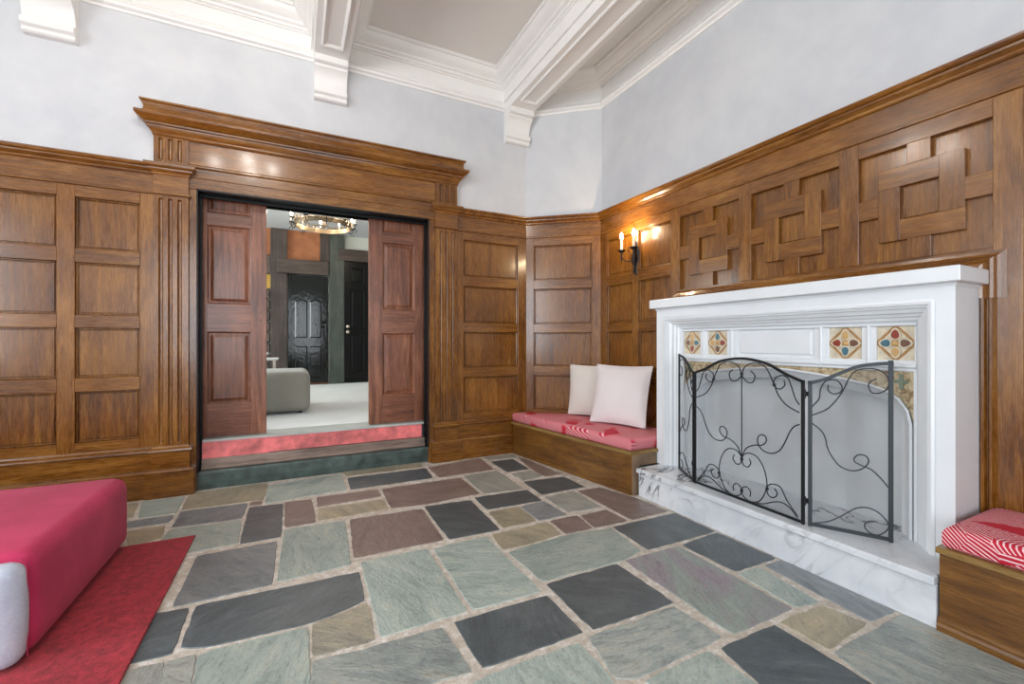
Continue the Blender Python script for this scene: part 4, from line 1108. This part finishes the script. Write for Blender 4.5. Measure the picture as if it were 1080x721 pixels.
# ------------------------------------------------------------------ folding fire screen
def fire_screen():
    Z0 = .221
    CT = [(0.0,.992),(.097,1.027),(.203,1.078),(.300,1.10),(.378,1.106)]
    CT = CT+[(.756-u, z) for u, z in CT[-2::-1]]
    S1=[(.441,1.026),(.467,1.0),(.454,.96),(.419,.957),(.387,.983),(.381,1.004),(.397,1.044),(.441,1.071),(.493,1.074),(.534,1.055),(.559,1.018),(.587,.958),(.614,.899),(.66,.85),(.732,.818)]
    S2=[(.645,.987),(.651,.961),(.626,.936),(.598,.942),(.587,.968),(.598,.998),(.637,1.012),(.671,.997),(.689,.951),(.711,.889),(.732,.861)]
    S3=[(.380,.497),(.409,.553),(.461,.584),(.512,.595),(.54,.624),(.532,.653),(.502,.653),(.484,.626),(.492,.591),(.522,.565),(.571,.561),(.618,.587),(.65,.638),(.677,.701),(.703,.738),(.732,.755)]
    S4=[(.43,.496),(.44,.47),(.419,.443),(.392,.447),(.379,.477),(.392,.51),(.43,.529),(.482,.518),(.522,.468),(.542,.4),(.54,.345),(.512,.281),(.477,.250),(.43,.240),(.392,.255),(.379,.282),(.387,.308),(.414,.32),(.438,.299),(.435,.269)]
    S5=[(.59,.365),(.607,.339),(.585,.312),(.556,.314),(.542,.345),(.552,.371),(.585,.389),(.627,.381),(.663,.322),(.722,.256)]
    S6=[(.48,.245),(.522,.255),(.59,.289),(.636,.3),(.681,.285),(.722,.248)]
    RT=[(0,.990),(.023,.996),(.073,1.014),(.134,1.047),(.205,1.083),(.273,1.098),(.345,1.106)]
    R1=[(.281,1.017),(.256,1.001),(.251,.979),(.262,.95),(.287,.946),(.317,.965),(.328,1.001),(.317,1.04),(.284,1.064),(.239,1.068),(.199,1.053),(.173,1.015),(.158,.973),(.143,.939),(.116,.892),(.079,.847),(.018,.812)]
    R2=[(.088,.977),(.088,.947),(.11,.931),(.137,.942),(.145,.969),(.128,.998),(.098,1.004),(.07,.987),(.054,.948),(.049,.902),(.018,.856)]
    R3=[(.018,.770),(.061,.731),(.079,.684),(.082,.657),(.101,.61),(.136,.562),(.185,.546),(.227,.564),(.25,.598),(.243,.627),(.216,.633),(.196,.615),(.196,.594),(.223,.579),(.26,.565),(.296,.529),(.332,.479)]
    R4=[(.020,.240),(.086,.265),(.143,.307),(.199,.357),(.247,.371),(.293,.353),(.326,.309),(.319,.275),(.287,.245),(.253,.25),(.235,.276),(.247,.302),(.28,.311)]
    r = empty('fire_screen', (2.47, 1.76, Z0), 'black wrought iron folding fire screen with scrolls standing on the hearth', 'fire screen')
    def leaf(A, B, W, top, curves, name, mat, t=.016):
        A = Vector((*A,0)); B = Vector((*B,0)); U = (B-A).normalized(); Nn = Vector((-U.y, U.x, 0))
        if Nn.x > 0: Nn = -Nn       # towards the room
        def P(u, z, d=0): return A+U*u+Nn*d+Vector((0,0,z))
        # frame of flat bar
        bm = BM()
        def bar(u0,u1,z0,z1): hexa(bm, [P(u0,z0,-.006),P(u1,z0,-.006),P(u1,z0,.006),P(u0,z0,.006),P(u0,z1,-.006),P(u1,z1,-.006),P(u1,z1,.006),P(u0,z1,.006)], .0015)
        bar(0, t, Z0, top[0][1]+.004); bar(W-t, W, Z0, top[-1][1]+.004); bar(t, W-t, Z0+.004, Z0+.004+t*.9)
        ct = catmull([(u,z,0) for u, z in top], 5)
        rings = []
        for i, p in enumerate(ct):
            a = ct[max(i-1,0)]; b = ct[min(i+1,len(ct)-1)]; tt = (b-a).normalized(); nrm = Vector((-tt.y, tt.x, 0))
            q = p; w = p-nrm*t*.9
            rings.append([bm.verts.new(P(q.x,q.y,.006)), bm.verts.new(P(q.x,q.y,-.006)), bm.verts.new(P(w.x,w.y,-.006)), bm.verts.new(P(w.x,w.y,.006))])
        for X, Y in zip(rings, rings[1:]):
            for k in range(4): l = (k+1) % 4; bm.faces.new((X[k],X[l],Y[l],Y[k]))
        bm.faces.new(rings[0]); bm.faces.new(rings[-1][::-1])
        fo = obj('frame', bm, mat, r, label=name)
        for c in curves:
            bm = BM(); pts = [P(p.x, p.y, .004) for p in catmull([(u,z,0) for u, z in c], 5)]
            tube(bm, pts, .0034, 6); obj('scroll', bm, mat, fo, smooth=True)
        # wire mesh infill
        bm = BM(); prev = None
        for p in ct:
            u = min(max(p.x, .004), W-.004)
            q = (bm.verts.new(P(u, Z0+.01, -.004)), bm.verts.new(P(u, p.y-.006, -.004)))
            if prev and (q[0].co-prev[0].co).length > 1e-4: bm.faces.new((prev[0], q[0], q[1], prev[1]))
            elif prev: bm.verts.remove(q[0]); bm.verts.remove(q[1]); continue
            prev = q
        obj('wire_mesh', bm, WIRE, fo, recalc=False)
        return P
    mir = lambda c: [(.756-u, z) for u, z in c]
    cc = [S1,S2,S3,S4,S5,S6]
    C0, C1 = (2.483, 2.134), (2.440, 1.379)
    Pc = leaf(C0, C1, hypot(C0[0]-C1[0], C0[1]-C1[1]), CT, cc+[mir(c) for c in cc]+[[(.378,1.004),(.378,.75),(.378,.483)]], 'arched centre frame', IRON)
    # small collars where scrolls meet
    for u, z in ((.378,1.004),(.378,.48),(.378,.285),(.545,.35),(.211,.35),(.588,.955),(.168,.955)):
        p = Pc(u, z, .004); bm = BM(); wbox(bm, p.x-.007, p.x+.007, p.y-.007, p.y+.007, p.z-.008, p.z+.008, .002); obj('collar', bm, IRON, r)
    D0 = (2.4475, 1.366); L = .345; ang = math.atan2(2.616-2.4515, -(1.379-1.076)); 
    dx, dy = (2.616-2.4515)/.3447, (1.076-1.379)/.3447
    D1 = (D0[0]+dx*L, D0[1]+dy*L)
    leaf(D0, D1, L, RT, [R1,R2,R3,R4], 'right wing frame', IRONL, .019)
    E0 = (2.492, 2.146); ex, ey = .56, .828; E1 = (E0[0]+.318*.50, E0[1]+.318*.866)
    kx = hypot(E1[0]-E0[0], E1[1]-E0[1])/L
    sc = lambda c: [(u*kx, z) for u, z in c]
    leaf(E0, E1, L*kx, sc(RT), [sc(c) for c in (R1,R2,R3,R4)], 'left wing frame', IRON, .014)
    # hinges
    for (x, y) in ((2.4425, 1.3725), (2.4865, 2.140)):
        for z in (.90, .33):
            bm = BM(); lathe(bm, (x-.010, y, z), [(.005,0),(.005,.012),(.0065,.013),(.0065,.035),(.005,.036),(.005,.048)], 8); wbox(bm, x-.010, x+.004, y-.012, y+.012, z+.012, z+.036); obj('hinge', bm, IRON, r)
fire_screen()

# ================================================================== WINDOW SEATS
def seats():
    # left seat, its front runs slightly askew to the wall
    r = empty('window_seat', (2.5, 3.4, 0), 'oak box window seat in the corner left of the fireplace', 'window seat')
    fa, fb_ = (2.118, 4.205), (2.362, 2.625)
    wall = [(2.93,2.64),(2.93,3.735),(2.30,4.262),(2.11,4.262)]
    def prism(pts, z0, z1): 
        bm = BM(); poly_prism(bm, [Vector((*p, z0)) for p in pts], [Vector((*p, z1)) for p in pts]); return bm
    d = Vector((fb_[0]-fa[0], fb_[1]-fa[1])).normalized(); n = Vector((d.y, -d.x))
    if n.x > 0: n = -n
    def off(k): return (fa[0]+n.x*k, fa[1]+n.y*k), (fb_[0]+n.x*k, fb_[1]+n.y*k)
    o1, o2 = off(0)
    bm = BM(); t = .03
    i1, i2 = off(-t)
    poly_prism(bm, [Vector((*p, .03)) for p in (o1, o2, i2, i1)], [Vector((*p, .312)) for p in (o1, o2, i2, i1)]); obj('front_board', bm, B_Y, r)
    bm = BM(); wbox(bm, fb_[0]+.03, 2.62, 2.626, 2.645, .22, .312); wbox(bm, fb_[0]+.002, 2.43, 2.612, 2.645, .0, .312)
    obj('end_board', bm, plain('grey_brown_board', (122,100,78), .6, var=.15, vs=6), r, label='unvarnished grey brown end board')
    o1, o2 = off(.012); o2b = (o2[0], o2[1]-.012)
    obj('seat_top', prism([o1, o2, (2.628, 2.613), (2.628,2.64), (2.925,2.64), (2.925,3.722), (2.285,4.25), (2.113,4.25)], .312, .338), LID, r)
    o1, o2 = off(.014); i1, i2 = off(0)
    bm = BM(); poly_prism(bm, [Vector((*p, .0)) for p in (o1, o2, i2, i1)], [Vector((*p, .03)) for p in (o1, o2, i2, i1)]); obj('skirting', bm, B_Y, r)
    # cushion
    def cushion(pts, z0, z1, label, mat=FABR):
        bm = BM(); m = len(pts)
        c = [Vector((*p, 0)) for p in pts]
        def insetp(k):
            out = []
            for i in range(m):
                a = (c[i]-c[i-1]).normalized(); b = (c[(i+1)%m]-c[i]).normalized()
                na = Vector((-a.y, a.x, 0)); nb = Vector((-b.y, b.x, 0)); q = na+nb; q = q/q.dot(na)
                out.append(c[i]+q*k)
            return out
        area = sum(c[i].x*c[(i+1)%m].y-c[(i+1)%m].x*c[i].y for i in range(m))
        s = 1 if area > 0 else -1
        lev = [(.012,z0),(.0,z0+.014),(0,z1-.03),(.006,z1-.014),(.018,z1-.004),(.04,z1)]
        R = [[bm.verts.new(Vector((p.x, p.y, z))) for p in insetp(k*s)] for k, z in lev]
        for A, B_ in zip(R, R[1:]):
            for j in range(m): l = (j+1) % m; bm.faces.new((A[j],A[l],B_[l],B_[j]))
        bm.faces.new(R[0][::-1]); bm.faces.new(R[-1])
        tag(obj('seat_cushion', bm, mat, smooth=50), label, 'seat cushion')
    a1, a2 = off(-.004)
    cushion([(a1[0]+.0, a1[1]+.02), (a2[0], a2[1]+.01), (2.622, 2.637), (2.92, 2.665), (2.92, 3.715), (2.28, 4.245), (2.13, 4.25)], .339, .432, 'red and white line patterned cushion on the corner window seat', FABL)

    # right seat
    r = empty('window_seat', (2.66, 0, 0), 'oak box window seat at the right edge, right of the fireplace', 'window seat')
    bm = BM(); wbox(bm, 2.412, 2.44, -1.2, .825, .03, .322); obj('front_board', bm, B_Y, r)
    bm = BM(); wbox(bm, 2.44, 2.62, .80, .825, .19, .322); obj('end_board', bm, B_Y, r)
    bm = BM()
    pr = [(2.412,0),(2.392,0),(2.390,.022),(2.396,.034),(2.404,.038),(2.406,.05),(2.412,.055)]
    poly_prism(bm, [Vector((x, -1.2, z)) for x, z in pr], [Vector((x, .828, z)) for x, z in pr]); obj('skirting', bm, B_Y, r)
    bm = BM(); wbox(bm, 2.392, 2.925, -1.2, .832, .322, .346, .002); obj('seat_top', bm, LID, r)
    cushion([(2.405, -1.19), (2.93, -1.19), (2.93, .79), (2.88, .815), (2.405, .815)], .347, .440, 'red and white line patterned cushion at the right edge of the photo')
seats()

# ------------------------------------------------------------------ throw pillows
def pillow(BL, BR, TL_, TR, th, mat, label, seed):
    """BL, BR, TL, TR corners in space; a stuffed square with drawn-in sides and pointed corners"""
    BL, BR, TL_, TR = (Vector(p) for p in (BL, BR, TL_, TR)); n = 18; r = random.Random(seed)
    nn = (BR-BL).cross(TL_-BL).normalized(); bm = BM(); sides = []
    for s in (1, -1):
        g = []
        for i in range(n+1):
            row = []
            for j in range(n+1):
                u = -1+2*j/n; v = -1+2*i/n
                ku = u*(1-.055*(1-v*v)); kv = v*(1-.055*(1-u*u)*.9)      # sides curve inwards
                a, b = (ku+1)/2, (kv+1)/2
                p = BL.lerp(BR, a).lerp(TL_.lerp(TR, a), b)
                h = th/2*((1-abs(u)**2.6)**.62)*((1-abs(v)**2.6)**.62)
                h += .003*sin(5*u+seed)*sin(4*v+2*seed)*(1-u*u)*(1-v*v)
                row.append(bm.verts.new(p+nn*s*h))
            g.append(row)
        sides.append(g)
        for i in range(n):
            for j in range(n): bm.faces.new((g[i][j],g[i][j+1],g[i+1][j+1],g[i+1][j]))
    bmesh.ops.remove_doubles(bm, verts=bm.verts[:], dist=.0006)
    r0 = obj('throw_pillow', bm, mat, smooth=True); tag(r0, label, 'pillow')
pillow((2.535,3.40,.438), (2.745,2.875,.438), (2.675,3.47,.985), (2.868,2.91,.985), .15, LIN2, 'front pale pink white square pillow on the corner window seat', 1.0)
pillow((2.585,3.85,.438), (2.83,3.36,.438), (2.625,3.868,.965), (2.872,3.385,.965), .11, LINE, 'beige square pillow leaning behind the front pillow', 2.3)

# ------------------------------------------------------------------ wall sconce
def sconce():
    x, y = XR-.026, 3.19
    r = empty('wall_sconce', (x, y, 1.85), 'dark bronze two candle sconce on the panelling left of the fireplace', 'wall sconce')
    bm = BM()
    prof = [(1.84,.006),(1.86,.02),(1.90,.012),(1.94,.02),(1.98,.035),(2.02,.03),(2.06,.042),(2.10,.030),(2.13,.02),(2.15,.026),(2.17,.008)]
    rows = []
    for z, w in prof: rows.append([bm.verts.new((x-dd, y+ww*w, z)) for ww, dd in ((-1,0),(-.8,.008),(-.3,.016),(.3,.016),(.8,.008),(1,0))])
    for A, B_ in zip(rows, rows[1:]):
        for j in range(5): bm.faces.new((A[j],A[j+1],B_[j+1],B_[j]))
    obj('back_plate', bm, BRZ, r, smooth=50)
    bm = BM(); lathe(bm, (x-.035, y, 1.99), [(0,-.14),(.008,-.13),(.012,-.10),(.007,-.08),(.014,-.05),(.026,-.02),(.030,.01),(.022,.03),(.028,.045),(.012,.06),(.010,.10),(.016,.12),(0,.14)], 14)
    tube(bm, [(x,y,2.0),(x-.035,y,2.0)], .01, 8); obj('boss', bm, BRZ, r, smooth=True)
    for s in (1, -1):
        ex, ey, ez = x-.115, y+s*.085, 2.075
        bm = BM()
        tube(bm, catmull([(x-.03,y,2.0),(x-.05,y+s*.03,1.975),(x-.085,y+s*.07,1.985),(ex,ey,2.02),(ex,ey,ez)], 6), .0055, 7)
        tube(bm, catmull([(x-.035,y+s*.005,2.05),(x-.04,y+s*.025,2.10),(x-.06,y+s*.05,2.11),(x-.07,y+s*.055,2.08),(x-.06,y+s*.04,2.07)], 6), .004, 6)
        lathe(bm, (ex,ey,2.0), [(0,-.035),(.008,-.028),(.004,-.015),(.012,0),(.008,.015),(.010,.06),(.03,.07),(.036,.078),(.036,.084),(.012,.086)], 14)
        arm = obj('arm', bm, BRZ, r, smooth=True)
        bm = BM(); lathe(bm, (ex,ey,2.086), [(.0115,0),(.0115,.095),(.006,.10)], 12); obj('candle_sleeve', bm, WAX, arm, smooth=True)
        bm = BM(); lathe(bm, (ex,ey,2.186), [(0,0),(.013,.008),(.019,.026),(.012,.05),(0,.072)], 12); obj('bulb', bm, BULB, arm, smooth=True)
        li = bpy.data.lights.new('sconce_glow', 'POINT'); li.energy = 5.0; li.color = (1,.74,.45); li.shadow_soft_size = .02
        lo = bpy.data.objects.new('sconce_glow', li); COL.objects.link(lo); lo.location = (ex-.01, ey, 2.28)
sconce()

# ------------------------------------------------------------------ rug and ottoman
def left_group():
    bm = BM(); n = 30
    wbox(bm, -3.3, -.548, .4, 3.268, .0005, .012, .003)
    tag(obj('rug', bm, RUG), 'red rug under the raspberry ottoman at the lower left', 'rug')
    r = empty('ottoman', (-1.6, 2.78, .012), 'large raspberry pink upholstered ottoman with white end, lower left', 'ottoman')
    bm = BM(); soft_box(bm, -2.5, -.878, 2.262, 3.325, .014, .412, .062, 7, .016, n=4); obj('upholstery', bm, PINK, r, smooth=60)
    bm = BM(); soft_box(bm, -2.46, -.900, 2.20, 2.30, .014, .385, .042, 6, .014, n=4); obj('end_panel', bm, VELV, r, smooth=60, label='white velvet end panel')
    bm = BM()
    pts = [(-.895, 2.258, .03)]
    tube(bm, catmull([(-.893,2.258,.03),(-.893,2.258,.2),(-.893,2.258,.34),(-.905,2.258,.385),(-.94,2.258,.397),(-1.2,2.258,.402),(-2.3,2.258,.402)], 5), .002, 6); obj('seam_piping', bm, PINK, r, smooth=True)
left_group()

# ================================================================== LIGHT
def area(name, loc, rot, sx, sy, e, col=(1,1,1)):
    li = bpy.data.lights.new(name, 'AREA'); li.shape = 'RECTANGLE'; li.size = sx; li.size_y = sy; li.energy = e; li.color = col
    o = bpy.data.objects.new(name, li); COL.objects.link(o); o.location = loc; o.rotation_euler = rot
    return o
def point(name, loc, e, col, r=.04):
    li = bpy.data.lights.new(name, 'POINT'); li.energy = e; li.color = col; li.shadow_soft_size = r
    o = bpy.data.objects.new(name, li); COL.objects.link(o); o.location = loc
DAY = (.90,.95,1.0)
area('daylight_left_window', (XL-.3, -1.1, 2.05), (0, -pi/2, 0), 2.5, 1.6, 150, DAY)
area('daylight_left_window', (XL-.3, 1.4, 2.05), (0, -pi/2, 0), 2.5, 1.6, 150, DAY)
area('daylight_rear_window', (-1.8, YF-.3, 2.0), (pi/2, 0, 0), 1.6, 2.6, 95, DAY)
area('daylight_rear_window', (.7, YF-.3, 2.0), (pi/2, 0, 0), 2.0, 2.6, 95, DAY)
area('daylight_hall_window', (-4.45, 6.8, 2.0), (0, -pi/2, 0), 1.8, 3.2, 210, (.92,1,.98))
WARM = (1,.84,.66)
for x, y in ((-.86,2.25),(-.50,2.1),(-.25,2.3),(-.5,2.5)):
    point('chandelier_glow', (x, y, 3.36), 10, (1,.92,.84))
for k in range(4):
    a = k*pi/2+.6
    point('hall_chandelier_glow', (.375+.56*cos(a), 6.9+.56*sin(a), 3.12), 9, WARM)

W = bpy.data.worlds.new('overcast_daylight'); SC.world = W; W.use_nodes = True
W.node_tree.nodes['Background'].inputs[0].default_value = (.75,.82,.95,1); W.node_tree.nodes['Background'].inputs[1].default_value = 1.0

# ================================================================== CAMERA
cd = bpy.data.cameras.new('camera'); cam = bpy.data.objects.new('camera', cd); COL.objects.link(cam); SC.camera = cam
cd.sensor_width = 36; cd.lens = 458/1080*36; cam.location = (0, 0, 1.2); cam.rotation_euler = (pi/2, 0, -math.atan(.5)); cd.clip_start = .02

SC.view_settings.view_transform = 'Standard'; SC.view_settings.look = 'None'; SC.view_settings.gamma = 1; SC.view_settings.use_curve_mapping = False
SC.view_settings.exposure = 0.08
c = SC.cycles
c.use_denoising = True; c.max_bounces = 8; c.diffuse_bounces = 5; c.glossy_bounces = 3; c.transparent_max_bounces = 8; c.sample_clamp_indirect = 6; c.caustics_reflective = False; c.caustics_refractive = False
